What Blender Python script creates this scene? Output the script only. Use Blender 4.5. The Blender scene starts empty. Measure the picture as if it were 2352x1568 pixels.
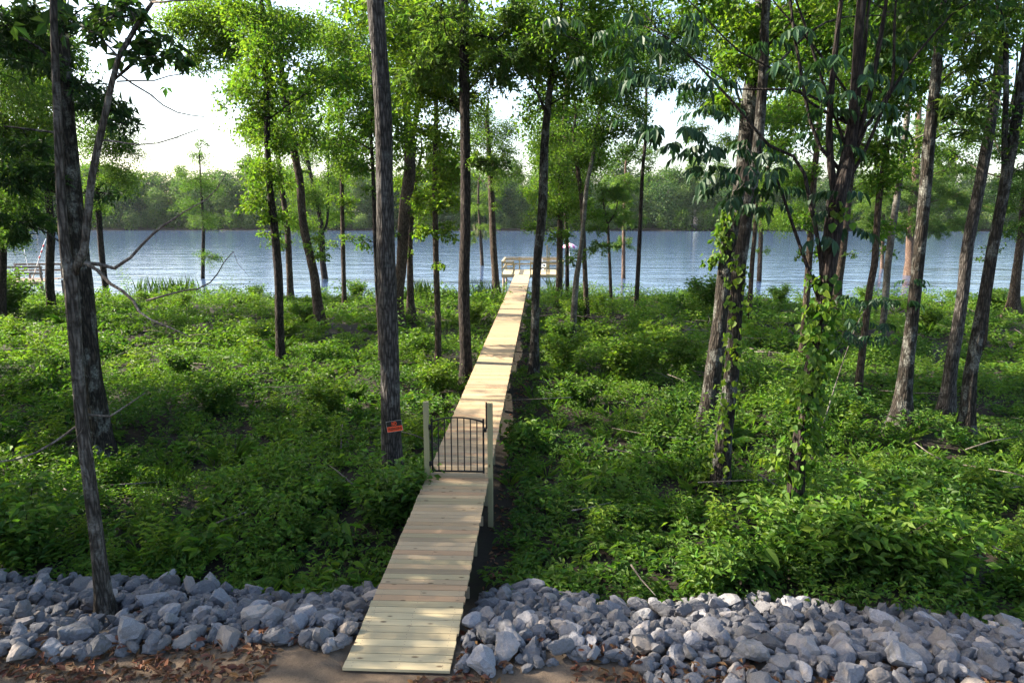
import bpy, math, random
import numpy as np
from mathutils import Vector, Matrix, Euler

SC = bpy.context.scene
rnd = random.Random(7)
R = np.random.default_rng(11)
rad = math.radians

# ------------------------------------------------------------------ camera, sky, sun, exposure
FPX = 1631.6                       # focal length measured in a 2352 px wide frame
PITCH = math.atan(302 / FPX)
YAW = math.atan(0.0429)
CAM = np.array([0.0, 0.0, 6.41])
cd = bpy.data.cameras.new('camera')
cd.sensor_width = 36.0
cd.lens = FPX / 2352 * 36.0
cd.clip_start = 0.1
cd.clip_end = 6000
cam = bpy.data.objects.new('camera', cd)
SC.collection.objects.link(cam)
cam.location = CAM
cam.rotation_euler = (rad(90) - PITCH, 0, YAW)
SC.camera = cam

SUN_EL = rad(33)
SUN_AZ = rad(279)                  # clockwise from +Y: the sun stands to the left, a little behind the camera line
w = bpy.data.worlds.new('World')
SC.world = w
w.use_nodes = True
wn = w.node_tree
wn.nodes.clear()
sky = wn.nodes.new('ShaderNodeTexSky')
sky.sky_type = 'NISHITA'
sky.sun_disc = False
sky.sun_elevation = SUN_EL
sky.sun_rotation = SUN_AZ
sky.air_density = 1.0
sky.dust_density = 2.5
sky.ozone_density = 1.0
bg = wn.nodes.new('ShaderNodeBackground')
bg.inputs['Strength'].default_value = 0.112
wo = wn.nodes.new('ShaderNodeOutputWorld')
wn.links.new(sky.outputs[0], bg.inputs[0])
wn.links.new(bg.outputs[0], wo.inputs[0])

sl = bpy.data.lights.new('sun', 'SUN')
sl.energy = 5.0
sl.angle = rad(0.5)
sl.color = (1.0, 0.90, 0.75)
sun = bpy.data.objects.new('sun', sl)
SC.collection.objects.link(sun)
sdir = Vector((math.sin(SUN_AZ) * math.cos(SUN_EL), math.cos(SUN_AZ) * math.cos(SUN_EL), math.sin(SUN_EL)))
sun.rotation_euler = sdir.to_track_quat('Z', 'Y').to_euler()
sun.location = (-60, 0, 60)

SC.view_settings.view_transform = 'Standard'
SC.view_settings.look = 'None'
SC.view_settings.gamma = 1.0
SC.view_settings.exposure = 2.17
SC.view_settings.use_curve_mapping = False
cy = SC.cycles
cy.max_bounces = 7
cy.diffuse_bounces = 4
cy.glossy_bounces = 2
cy.transmission_bounces = 4
cy.transparent_max_bounces = 4
cy.caustics_reflective = False
cy.caustics_refractive = False
cy.use_denoising = True
try:
    cy.denoiser = 'OPENIMAGEDENOISE'
    cy.denoising_input_passes = 'RGB_ALBEDO_NORMAL'
    cy.denoising_prefilter = 'NONE'
except Exception:
    pass

# ------------------------------------------------------------------ helpers
_fw = np.array([-math.sin(YAW) * math.cos(PITCH), math.cos(YAW) * math.cos(PITCH), -math.sin(PITCH)])
_rt = np.array([math.cos(YAW), math.sin(YAW), 0.0])
_up = np.cross(_rt, _fw)

def ray(u, v):
    return _fw + _rt * ((u - 1176) / FPX) + _up * ((784 - v) / FPX)

def at_z(u, v, z):
    d = ray(u, v)
    return CAM + d * ((z - CAM[2]) / d[2])

def at_y(u, v, y):
    d = ray(u, v)
    return CAM + d * ((y - CAM[1]) / d[1])

def on_ground(u, v):
    z = 0.5
    for _ in range(12):
        p = at_z(u, v, z)
        z = 0.6 * float(ground_z(p[0], p[1])) + 0.4 * z
    return at_z(u, v, z)

_PERM = np.random.default_rng(3).random((256, 256))
def noise2(x, y, s):
    """smooth value noise 0..1, feature size s"""
    x = np.asarray(x, float) / s + 1000.0
    y = np.asarray(y, float) / s + 1000.0
    xi = np.floor(x).astype(int); yi = np.floor(y).astype(int)
    fx = x - xi; fy = y - yi
    fx = fx * fx * (3 - 2 * fx); fy = fy * fy * (3 - 2 * fy)
    a = _PERM[xi % 256, yi % 256]; b = _PERM[(xi + 1) % 256, yi % 256]
    c = _PERM[xi % 256, (yi + 1) % 256]; d = _PERM[(xi + 1) % 256, (yi + 1) % 256]
    return (a * (1 - fx) + b * fx) * (1 - fy) + (c * (1 - fx) + d * fx) * fy

def sstep(a, b, x):
    t = np.clip((np.asarray(x, float) - a) / (b - a), 0, 1)
    return t * t * (3 - 2 * t)

WX = -1.62           # centre line of the boardwalk
DECK = 1.30
def bank_rear(x):
    x = np.asarray(x, float)
    return 10.0 - 0.125 * np.clip(x, 0, 30) + 0.35 * (noise2(x, 0 * x, 1.3) - 0.5)

def shore_y(x):
    x = np.asarray(x, float)
    return 51.0 + 2.6 * (noise2(x, 0 * x + 7, 9) - 0.5) + 1.2 * (noise2(x, 0 * x + 3, 2.5) - 0.5)

def ground_z(x, y):
    x = np.asarray(x, float); y = np.asarray(y, float)
    top = 1.26 + 0.05 * (noise2(x, y, 0.8) - 0.5) + 0.10 * (noise2(x, y, 2.6) - 0.5)
    low = 0.42 + 0.30 * (noise2(x, y, 5.0) - 0.5) + 0.12 * (noise2(x, y, 1.4) - 0.5)
    ditch = np.exp(-((x - WX - 0.9) / 0.8) ** 2) * sstep(10.5, 12.5, y) * 0.14
    k = sstep(7.2, 10.3, y + (10.0 - bank_rear(x)) * 0.6)
    z = top * (1 - k) + (low - ditch) * k
    z = np.where((np.abs(x - WX) < 0.75) & (y > 7.0) & (y < 9.5), np.minimum(z, DECK - 0.06), z)
    s = shore_y(x)
    z = z * (1 - sstep(s - 9, s, y)) + 0.02 * sstep(s - 9, s, y) - 1.6 * sstep(s - 0.5, s + 7, y)
    fs = 222.5 + 2.0 * (noise2(x, 0 * x + 50, 14) - 0.5)
    z = np.where(y > 120, -1.6 + 2.3 * sstep(fs - 4, fs + 3, y) + 1.0 * sstep(fs + 3, fs + 40, y), z)
    return z

def link(o):
    SC.collection.objects.link(o)
    return o

def tag(o, label=None, cat=None, group=None, kind=None):
    if label: o['label'] = label
    if cat: o['category'] = cat
    if group: o['group'] = group
    if kind: o['kind'] = kind
    return o

def empty(name, loc=(0, 0, 0), rz=0.0):
    o = bpy.data.objects.new(name, None)
    o.empty_display_size = 0.2
    o.location = loc
    o.rotation_euler = (0, 0, rz)
    return link(o)

def mesh_np(name, V, F, smooth=False, attrs=None):
    """V (n,3); F list of (m,k) integer arrays of faces with k corners"""
    me = bpy.data.meshes.new(name)
    V = np.ascontiguousarray(V, dtype=np.float32)
    if not isinstance(F, (list, tuple)): F = [F]
    F = [np.asarray(f, dtype=np.int32) for f in F if len(f)]
    me.vertices.add(len(V))
    me.vertices.foreach_set('co', V.ravel())
    loops = np.concatenate([f.ravel() for f in F])
    tot = np.concatenate([np.full(len(f), f.shape[1], np.int32) for f in F])
    start = np.concatenate([[0], np.cumsum(tot)[:-1]]).astype(np.int32)
    me.loops.add(len(loops))
    me.loops.foreach_set('vertex_index', loops)
    me.polygons.add(len(tot))
    me.polygons.foreach_set('loop_start', start)
    me.polygons.foreach_set('use_smooth', np.full(len(tot), smooth, dtype=bool))
    me.update(calc_edges=True)
    for k, a in (attrs or {}).items():
        at = me.attributes.new(k, 'FLOAT', 'POINT')
        at.data.foreach_set('value', np.asarray(a, np.float32))
    return me

def obj(name, me, mat, parent=None, loc=None, kind=None):
    o = bpy.data.objects.new(name, me)
    link(o)
    if mat is not None and not me.materials:
        me.materials.append(mat)
    if parent is not None: o.parent = parent
    if loc is not None: o.location = loc
    if kind: o['kind'] = kind
    return o

class MB:
    """collects boxes and tubes into one mesh"""
    def __init__(s): s.V = []; s.Q = []; s.T = []; s.P = {}; s.n = 0
    def add(s, V, F):
        V = np.asarray(V, float)
        for f in F:
            s.P.setdefault(len(f), []).append([i + s.n for i in f])
        s.V.append(V); s.n += len(V)
    def box(s, c, d, M=None, ch=0.0):
        """box of size d at c, chamfered lengthwise edges (along the longest axis) when ch > 0"""
        d = np.asarray(d, float) / 2
        ax = int(np.argmax(d)); a, b = [(1, 2), (2, 0), (0, 1)][ax]
        if ch > 0:
            pr = [(d[a] - ch, -d[b]), (d[a], -d[b] + ch), (d[a], d[b] - ch), (d[a] - ch, d[b]),
                  (-d[a] + ch, d[b]), (-d[a], d[b] - ch), (-d[a], -d[b] + ch), (-d[a] + ch, -d[b])]
        else:
            pr = [(d[a], -d[b]), (d[a], d[b]), (-d[a], d[b]), (-d[a], -d[b])]
        n = len(pr); V = np.zeros((2 * n, 3))
        for k, (p, q) in enumerate(pr):
            V[k, a] = p; V[k, b] = q; V[k, ax] = -d[ax]
            V[k + n, a] = p; V[k + n, b] = q; V[k + n, ax] = d[ax]
        if M is not None: V = V @ np.asarray(M).T
        F = [[k, (k + 1) % n, (k + 1) % n + n, k + n] for k in range(n)] + [list(range(n))[::-1], list(range(n, 2 * n))]
        s.add(V + np.asarray(c, float), F)
        return s
    def bar(s, p, q, a, b=None, ch=0.0):
        p = Vector(p); q = Vector(q); b = b or a
        M = (q - p).to_track_quat('Z', 'Y').to_matrix()
        L = (q - p).length
        D = np.array([a, b, L]) / 2
        pr = [(D[0], -D[1]), (D[0], D[1]), (-D[0], D[1]), (-D[0], -D[1])]
        V = np.array([[x, y, z] for z in (-L / 2, L / 2) for x, y in pr]) @ np.array(M).T + np.array((p + q) / 2)
        s.add(V, [[k, (k + 1) % 4, (k + 1) % 4 + 4, k + 4] for k in range(4)] + [[3, 2, 1, 0], [4, 5, 6, 7]])
        return s
    def tube(s, pts, rads, n=8, cap=True):
        V, F = tube_np(np.asarray(pts, float), np.asarray(rads, float), n)
        s.add(V, F)
        return s
    def build(s, name, mat, parent=None, smooth=False, loc=None, kind=None):
        me = s.mesh(name, smooth)
        return obj(name, me, mat, parent, loc, kind)
    def mesh(s, name, smooth=False):
        return mesh_np(name, np.concatenate(s.V), [np.array(f) for f in s.P.values()], smooth)

def tube_np(P, Rr, n, rough=0.0, seed=0, lobes=None):
    m = len(P)
    T = np.gradient(P, axis=0)
    T /= np.linalg.norm(T, axis=1)[:, None] + 1e-9
    ref = np.array([0.13, 1.0, 0.07]) if abs(T[0][1]) < 0.9 else np.array([1.0, 0.1, 0.0])
    A = np.cross(T, ref); A /= np.linalg.norm(A, axis=1)[:, None] + 1e-9
    B = np.cross(T, A)
    th = np.arange(n) / n * 2 * math.pi
    rr = Rr[:, None] * np.ones((1, n))
    if rough:
        g = np.random.default_rng(seed)
        rr = rr * (1 + rough * g.standard_normal((m, n)) * 0.6 + rough * g.standard_normal((1, n)))
    if lobes is not None:
        rr = rr * lobes
    V = P[:, None, :] + rr[:, :, None] * (A[:, None, :] * np.cos(th)[None, :, None] + B[:, None, :] * np.sin(th)[None, :, None])
    V = V.reshape(-1, 3)
    i = np.arange(m - 1)[:, None] * n; j = np.arange(n)[None, :]; j2 = (j + 1) % n
    Q = np.stack([i + j, i + j2, i + n + j2, i + n + j], -1).reshape(-1, 4)
    F = Q.tolist()
    F.append(list(range(n))[::-1]); F.append(list(range((m - 1) * n, m * n)))
    return V, F

def spline(pts, step):
    """Catmull-Rom through rows of pts (any number of columns), about step apart"""
    P = np.asarray(pts, float)
    if len(P) == 2:
        k = max(2, int(np.linalg.norm(P[1, :3] - P[0, :3]) / step) + 1)
        t = np.linspace(0, 1, k)[:, None]
        return P[0] * (1 - t) + P[1] * t
    Q = np.vstack([2 * P[0] - P[1], P, 2 * P[-1] - P[-2]])
    out = []
    for i in range(1, len(Q) - 2):
        k = max(1, int(np.linalg.norm(Q[i + 1, :3] - Q[i, :3]) / step))
        for t in np.arange(k) / k:
            out.append(0.5 * (2 * Q[i] + (Q[i + 1] - Q[i - 1]) * t + (2 * Q[i - 1] - 5 * Q[i] + 4 * Q[i + 1] - Q[i + 2]) * t * t
                              + (3 * Q[i] - Q[i - 1] - 3 * Q[i + 1] + Q[i + 2]) * t ** 3))
    out.append(Q[-2])
    return np.array(out)

# ------------------------------------------------------------------ materials
class NT:
    def __init__(s, name):
        s.m = bpy.data.materials.new(name); s.m.use_nodes = True
        s.t = s.m.node_tree; s.t.nodes.clear()
        s.out = s.n('OutputMaterial')
    def n(s, k, **kw):
        x = s.t.nodes.new('ShaderNode' + k)
        for a, b in kw.items():
            if hasattr(x, a): setattr(x, a, b)
        return x
    def l(s, a, b): s.t.links.new(a, b)
    def val(s, sock, v):
        if hasattr(v, 'links') or hasattr(v, 'is_linked'): s.l(v, sock)
        else: sock.default_value = v
    def math(s, op, a, b=0.0, c=None, clamp=False):
        x = s.n('Math', operation=op); x.use_clamp = clamp
        s.val(x.inputs[0], a); s.val(x.inputs[1], b)
        if c is not None: s.val(x.inputs[2], c)
        return x.outputs[0]
    def mix(s, f, a, b, mode='MIX'):
        x = s.n('Mix'); x.data_type = 'RGBA'; x.blend_type = mode
        s.val(x.inputs[0], f)
        s.val(x.inputs[6], a if hasattr(a, 'links') else (*a, 1) if len(a) == 3 else a)
        s.val(x.inputs[7], b if hasattr(b, 'links') else (*b, 1) if len(b) == 3 else b)
        return x.outputs[2]
    def coords(s, kind='Object', scale=(1, 1, 1), loc=None):
        tc = s.n('TexCoord'); mp = s.n('Mapping')
        s.l(tc.outputs[kind], mp.inputs[0]); mp.inputs['Scale'].default_value = scale
        if loc is not None: s.val(mp.inputs['Location'], loc)
        return mp.outputs[0]
    def noise(s, vec, scale, detail=4, rough=0.55):
        x = s.n('TexNoise'); s.l(vec, x.inputs['Vector'])
        x.inputs['Scale'].default_value = scale; x.inputs['Detail'].default_value = detail; x.inputs['Roughness'].default_value = rough
        return x.outputs[0]
    def vor(s, vec, scale, feature='F1', out=0):
        x = s.n('TexVoronoi', feature=feature); s.l(vec, x.inputs['Vector']); x.inputs['Scale'].default_value = scale
        return x.outputs[out]
    def ramp(s, f, stops):
        x = s.n('ValToRGB'); s.val(x.inputs[0], f)
        e = x.color_ramp.elements
        while len(e) < len(stops): e.new(0.5)
        for k, (p, c) in enumerate(stops):
            e[k].position = p; e[k].color = (*c, 1) if len(c) == 3 else c
        return x.outputs[0]
    def mr(s, v, a, b, c=0.0, d=1.0):
        x = s.n('MapRange'); s.val(x.inputs[0], v)
        for k, q in enumerate((a, b, c, d)): x.inputs[k + 1].default_value = q
        return x.outputs[0]
    def bump(s, h, strength=0.5, dist=0.02):
        x = s.n('Bump'); s.l(h, x.inputs['Height']); x.inputs['Strength'].default_value = strength; x.inputs['Distance'].default_value = dist
        return x.outputs[0]
    def bsdf(s, col, rough=0.7, normal=None, spec=0.3, metal=0.0):
        x = s.n('BsdfPrincipled')
        s.val(x.inputs['Base Color'], col if hasattr(col, 'links') else (*col, 1))
        s.val(x.inputs['Roughness'], rough)
        x.inputs['Specular IOR Level'].default_value = spec; x.inputs['Metallic'].default_value = metal
        if normal is not None: s.l(normal, x.inputs['Normal'])
        return x.outputs[0]
    def done(s, sh): s.l(sh, s.out.inputs[0]); return s.m

def leaf_mat(name, dark, light, trans=0.42, gain=1.5, tcol=None, rough=0.45):
    t = NT(name)
    at = t.n('Attribute', attribute_name='tint')
    geo = t.n('NewGeometry')
    oi = t.n('ObjectInfo')
    k = t.math('ADD', t.math('MULTIPLY', at.outputs['Fac'], 0.65), t.math('MULTIPLY', geo.outputs['Random Per Island'], 0.35))
    k = t.math('ADD', k, t.mr(oi.outputs['Random'], 0, 1, -0.16, 0.16), clamp=True)
    col = t.mix(k, dark, light)
    hs = t.n('HueSaturation')
    t.l(col, hs.inputs['Color'])
    t.l(t.mr(t.math('FRACT', t.math('MULTIPLY', geo.outputs['Random Per Island'], 7.31)), 0, 1, 0.7, 1.3), hs.inputs['Value'])
    t.l(t.mr(t.math('FRACT', t.math('MULTIPLY', geo.outputs['Random Per Island'], 13.7)), 0, 1, 0.475, 0.52), hs.inputs['Hue'])
    c = hs.outputs[0]
    b = t.bsdf(c, rough + 0.08, spec=0.2)
    tr = t.n('BsdfTranslucent')
    t.l(t.mix(1.0, c, tcol or (gain * 1.1, gain * 1.15, gain * 0.5), 'MULTIPLY'), tr.inputs[0])
    mx = t.n('MixShader'); mx.inputs[0].default_value = trans
    t.l(b, mx.inputs[1]); t.l(tr.outputs[0], mx.inputs[2])
    return t.done(mx.outputs[0])

def bark_mat(name, dark, light, patch, scale=1.0, patch_amt=0.5, depth=0.03, stretch=0.16):
    t = NT(name)
    co = t.coords('Object', (9 * scale, 9 * scale, 9 * scale * stretch))
    n1 = t.noise(co, 3.0, 6, 0.65)
    v1 = t.vor(co, 2.2, 'DISTANCE_TO_EDGE')
    co2 = t.coords('Object', (1, 1, 0.55))
    n2 = t.noise(co2, 4.5, 5, 0.6)
    n3 = t.noise(t.coords('Object'), 26, 3, 0.7)
    ridge = t.math('MULTIPLY', t.mr(v1, 0.03, 0.34), t.mr(n1, 0.3, 0.7, 0.25, 1))
    c = t.mix(ridge, dark, light)
    pm = t.math('MULTIPLY', t.mr(n2, 0.62 - 0.2 * patch_amt, 0.72 - 0.2 * patch_amt), t.mr(n3, 0.35, 0.6), clamp=True)
    c = t.mix(t.math('MULTIPLY', pm, patch_amt, clamp=True), c, patch)
    n4 = t.noise(t.coords('Object', (1.6, 1.6, 0.9)), 1.0, 4, 0.6)
    br = t.noise(t.coords('Object', (3, 3, 9)), 2.0, 3, 0.6)
    hs = t.n('HueSaturation'); t.l(c, hs.inputs['Color'])
    t.l(t.math('MULTIPLY', t.mr(n4, 0.3, 0.7, 0.62, 1.3), t.mr(br, 0.35, 0.6, 0.75, 1.1)), hs.inputs['Value'])
    return t.done(t.bsdf(hs.outputs[0], 0.9, t.bump(t.math('ADD', ridge, t.math('MULTIPLY', br, 0.3)), 1.0, depth), 0.15))

M = {}
M['bark_gray'] = bark_mat('bark_gray', (0.022, 0.019, 0.017), (0.155, 0.138, 0.125), (0.20, 0.20, 0.185), 1.0, 0.4)
M['bark_pale'] = bark_mat('bark_pale', (0.030, 0.025, 0.020), (0.185, 0.160, 0.135), (0.25, 0.24, 0.21), 1.1, 0.55)
M['bark_dark'] = bark_mat('bark_dark', (0.012, 0.009, 0.008), (0.080, 0.062, 0.050), (0.13, 0.115, 0.092), 1.0, 0.3)
M['bark_lichen'] = bark_mat('bark_lichen', (0.013, 0.011, 0.009), (0.078, 0.064, 0.050), (0.23, 0.235, 0.21), 1.0, 0.6)
M['bark_brown'] = bark_mat('bark_brown', (0.028, 0.020, 0.014), (0.150, 0.112, 0.085), (0.20, 0.17, 0.13), 1.1, 0.4)
M['bark_cypress'] = bark_mat('bark_cypress', (0.07, 0.043, 0.030), (0.26, 0.18, 0.135), (0.32, 0.27, 0.22), 1.2, 0.4, stretch=0.08)
M['bark_smooth'] = bark_mat('bark_smooth', (0.06, 0.050, 0.041), (0.155, 0.136, 0.116), (0.22, 0.22, 0.195), 0.8, 0.7, depth=0.008, stretch=0.4)
M['twig'] = bark_mat('twig_bark', (0.08, 0.066, 0.055), (0.23, 0.20, 0.17), (0.3, 0.28, 0.25), 1.2, 0.5, depth=0.004)
M['leaf_oak'] = leaf_mat('leaf_oak', (0.024, 0.062, 0.011), (0.085, 0.150, 0.022), 0.5, 1.7)
M['leaf_bright'] = leaf_mat('leaf_bright', (0.030, 0.080, 0.010), (0.105, 0.175, 0.020), 0.52, 1.7)
M['leaf_dark'] = leaf_mat('leaf_dark', (0.014, 0.040, 0.013), (0.050, 0.098, 0.020), 0.4, 1.5)
M['leaf_cypress'] = leaf_mat('leaf_cypress', (0.026, 0.066, 0.018), (0.095, 0.155, 0.030), 0.48, 1.7)
M['leaf_hickory'] = leaf_mat('leaf_hickory', (0.013, 0.040, 0.018), (0.028, 0.068, 0.024), 0.25, 1.3, rough=0.4)
M['leaf_vine'] = leaf_mat('leaf_vine', (0.026, 0.080, 0.012), (0.125, 0.195, 0.020), 0.45)
M['leaf_herb'] = leaf_mat('leaf_herb', (0.018, 0.062, 0.013), (0.100, 0.180, 0.020), 0.42, 1.6)
M['leaf_far'] = leaf_mat('leaf_far', (0.020, 0.056, 0.022), (0.115, 0.180, 0.048), 0.38)
M['moss'] = leaf_mat('spanish_moss', (0.20, 0.21, 0.16), (0.34, 0.34, 0.26), 0.4, 1.0)
M['litter'] = leaf_mat('dry_leaf', (0.060, 0.027, 0.014), (0.22, 0.105, 0.050), 0.12, 1.0, (1, 0.8, 0.5))

def mat_ground():
    t = NT('forest_soil')
    geo = t.n('NewGeometry'); sp = t.n('SeparateXYZ'); t.l(geo.outputs['Position'], sp.inputs[0])
    co = t.coords('Object')
    n1 = t.noise(co, 0.9, 6, 0.6); n2 = t.noise(co, 9, 6, 0.7); n3 = t.noise(co, 60, 4, 0.7)
    y = t.math('ADD', sp.outputs[1], t.math('MULTIPLY', t.math('SUBTRACT', n1, 0.5), 1.6))
    sand = t.mix(n2, (0.070, 0.048, 0.032), (0.205, 0.148, 0.098))
    sand = t.mix(t.mr(n3, 0.55, 0.72), sand, (0.05, 0.03, 0.018))
    dirt = t.mix(n2, (0.060, 0.045, 0.034), (0.18, 0.14, 0.105))
    soil = t.mix(n2, (0.008, 0.007, 0.006), (0.034, 0.026, 0.018))
    soil = t.mix(t.mr(n1, 0.55, 0.7), soil, (0.022, 0.030, 0.010))
    c = t.mix(t.mr(y, 7.1, 7.9), sand, dirt)
    c = t.mix(t.mr(t.math('ADD', t.math('ABSOLUTE', sp.outputs[0]), t.math('MULTIPLY', n1, 4.0)), 12.0, 15.0), c, soil)
    c = t.mix(t.mr(y, 9.4, 10.4), c, soil)
    h = t.math('ADD', t.math('MULTIPLY', n2, 0.7), t.math('MULTIPLY', n3, 0.4))
    return t.done(t.bsdf(c, 0.92, t.bump(h, 0.7, 0.04), 0.2))
M['ground'] = mat_ground()

def mat_water():
    t = NT('river_water')
    n1 = t.noise(t.coords('Object', (0.38, 1.35, 1)), 1.0, 3, 0.55)
    n2 = t.noise(t.coords('Object', (0.10, 0.30, 1)), 1.0, 3, 0.5)
    h = t.math('ADD', t.math('MULTIPLY', n1, 0.27), t.math('MULTIPLY', n2, 0.5))
    b = t.n('Bump'); t.l(h, b.inputs['Height']); b.inputs['Strength'].default_value = 1.0; b.inputs['Distance'].default_value = 0.20
    x = t.n('BsdfPrincipled')
    x.inputs['Base Color'].default_value = (0.050, 0.085, 0.155, 1)  # blue of the reflected sky, put partly into the base colour
    x.inputs['Roughness'].default_value = 0.07; x.inputs['IOR'].default_value = 1.33
    t.l(b.outputs[0], x.inputs['Normal'])
    return t.done(x.outputs[0])
M['water'] = mat_water()

def mat_rock():
    t = NT('granite_rock')
    oi = t.n('ObjectInfo')
    off = t.n('CombineXYZ')
    t.l(t.math('MULTIPLY', oi.outputs['Random'], 37.0), off.inputs[0]); t.l(t.math('MULTIPLY', oi.outputs['Random'], 91.0), off.inputs[1])
    co = t.coords('Object', (1, 1, 1), off.outputs[0])
    n1 = t.noise(co, 7, 5, 0.65); n2 = t.noise(co, 34, 5, 0.8); n3 = t.noise(co, 2.3, 3, 0.5)
    c = t.mix(n1, (0.105, 0.104, 0.115), (0.245, 0.240, 0.250))
    c = t.mix(t.mr(n2, 0.56, 0.68), c, (0.040, 0.040, 0.044))
    c = t.mix(t.mr(n2, 0.44, 0.30), c, (0.34, 0.325, 0.315))
    c = t.mix(t.mr(n3, 0.58, 0.75, 0, 0.55), c, (0.19, 0.145, 0.105))
    warm = t.math('FRACT', t.math('MULTIPLY', oi.outputs['Random'], 9.7))
    c = t.mix(t.mr(warm, 0.72, 0.95, 0, 0.6), c, (0.25, 0.205, 0.165))
    c = t.mix(t.math('MULTIPLY', t.mr(warm, 0.25, 0.05, 0, 1), t.mr(n1, 0.4, 0.6, 0, 0.7)), c, (0.085, 0.082, 0.072))
    hs = t.n('HueSaturation'); t.l(c, hs.inputs['Color'])
    t.l(t.mr(oi.outputs['Random'], 0, 1, 0.62, 1.40), hs.inputs['Value'])
    h = t.math('ADD', t.math('MULTIPLY', n1, 0.8), t.math('MULTIPLY', n2, 0.35))
    return t.done(t.bsdf(hs.outputs[0], 0.88, t.bump(h, 0.7, 0.025), 0.25))
M['rock'] = mat_rock()

def mat_wood(name, tones, along=(1.2, 22, 22), fresh=False):
    """sawn pine; tones are (dark, light); object colour tints single boards"""
    t = NT(name)
    oi = t.n('ObjectInfo')
    off = t.n('CombineXYZ')
    t.l(t.math('MULTIPLY', oi.outputs['Random'], 53.0), off.inputs[0]); t.l(t.math('MULTIPLY', oi.outputs['Random'], 17.0), off.inputs[1])
    co = t.coords('Object', along, off.outputs[0])
    g = t.noise(co, 2.0, 5, 0.6)
    g2 = t.noise(t.coords('Object', tuple(a * 0.35 for a in along), off.outputs[0]), 2.0, 3, 0.5)
    kn = t.vor(t.coords('Object', tuple(3.2 if a < 5 else 7.5 for a in along), off.outputs[0]), 1.0)
    c = t.mix(t.math('ADD', t.math('MULTIPLY', g, 0.6), t.math('MULTIPLY', g2, 0.4)), *tones)
    c = t.mix(1.0, c, oi.outputs['Color'], 'MULTIPLY')
    c = t.mix(t.mr(kn, 0.17, 0.09, 0, 0.85), c, (0.075, 0.042, 0.02))
    return t.done(t.bsdf(c, 0.75, t.bump(g, 0.25, 0.006), 0.25))
M['deck'] = mat_wood('deck_board_pine', ((0.210, 0.152, 0.094), (0.445, 0.350, 0.232)))
M['timber'] = mat_wood('timber_upright', ((0.20, 0.17, 0.095), (0.36, 0.31, 0.195)), (22, 22, 1.2))
M['timber_long'] = mat_wood('timber_lengthwise', ((0.28, 0.225, 0.14), (0.48, 0.40, 0.26)), (22, 1.2, 22))
M['old_wood'] = mat_wood('weathered_timber', ((0.12, 0.085, 0.065), (0.26, 0.20, 0.155)), (4, 4, 4))

def plain(name, col, rough=0.5, spec=0.4, metal=0.0, var=0.0):
    t = NT(name)
    if var:
        c = t.mix(t.noise(t.coords('Object'), 14, 4), tuple(x * (1 - var) for x in col), tuple(min(1, x * (1 + var)) for x in col))
    else: c = col
    return t.done(t.bsdf(c, rough, None, spec, metal))
M['black'] = plain('black_powder_coat', (0.008, 0.008, 0.009), 0.5, 0.25, 0, 0.25)
M['white'] = plain('white_paint', (0.78, 0.78, 0.76), 0.5, 0.4, 0, 0.05)
M['red'] = plain('red_paint', (0.55, 0.06, 0.06), 0.5, 0.4, 0, 0.1)
M['sign_black'] = plain('sign_black', (0.010, 0.010, 0.011), 0.35, 0.5, 0, 0.1)
M['sign_orange'] = plain('sign_orange', (0.85, 0.09, 0.025), 0.4, 0.4, 0, 0.06)
M['pink'] = plain('pink_canvas', (0.62, 0.14, 0.36), 0.8, 0.2, 0, 0.1)
M['steel'] = plain('galvanised_wire', (0.35, 0.35, 0.34), 0.4, 0.5, 0.7)

# ------------------------------------------------------------------ setting: ground and water
def nonuni(segs):
    out = []
    for a, b, s in segs:
        out.append(np.arange(a, b, s))
    out.append([segs[-1][1]])
    return np.concatenate(out)
gx = nonuni([(-3000, -300, 450), (-300, -60, 20), (-60, -9, 1.0), (-9, 9, 0.15), (9, 60, 1.0), (60, 300, 20), (300, 3001, 450)])
gy = nonuni([(-200, 0, 40), (0, 5, 1), (5, 11.5, 0.15), (11.5, 62, 0.8), (62, 212, 15), (212, 232, 1), (232, 320, 8), (320, 3600, 400)])
X, Y = np.meshgrid(gx, gy)
Z = ground_z(X, Y)
nx, ny = len(gx), len(gy)
i = np.arange(ny - 1)[:, None] * nx; j = np.arange(nx - 1)[None, :]
Q = np.stack([i + j, i + j + 1, i + nx + j + 1, i + nx + j], -1).reshape(-1, 4)
tag(obj('ground', mesh_np('ground', np.stack([X, Y, Z], -1).reshape(-1, 3), Q, True), M['ground']), kind='structure')
V = np.array([[x, y, 0.0] for y in (46.0, 130.0, 232.0) for x in (-3000, -200, 0, 200, 3000)])
Q = np.array([[a * 5 + b, a * 5 + b + 1, a * 5 + b + 6, a * 5 + b + 5] for a in range(2) for b in range(4)])
tag(obj('river_water', mesh_np('river_water', V, Q), M['water']), kind='structure')

# ------------------------------------------------------------------ leaves
def unit(a): return a / (np.linalg.norm(a, axis=-1, keepdims=True) + 1e-9)

def leaves4(base, d, n, L, W, fold=0.25):
    """folded diamond leaves: 4 points, 2 triangles each"""
    d = unit(d); s = unit(np.cross(d, n)); n = np.cross(s, d)
    L = L[:, None]; W = W[:, None]
    mid = base + d * L * 0.45
    V = np.stack([base, mid + s * W / 2 + n * W * fold, base + d * L - n * L * 0.12, mid - s * W / 2 + n * W * fold], 1)
    k = np.arange(len(base))[:, None] * 4
    F = np.concatenate([k + np.array([[0, 1, 2]]), k + np.array([[0, 2, 3]])])
    return V.reshape(-1, 3), F, 4

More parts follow.
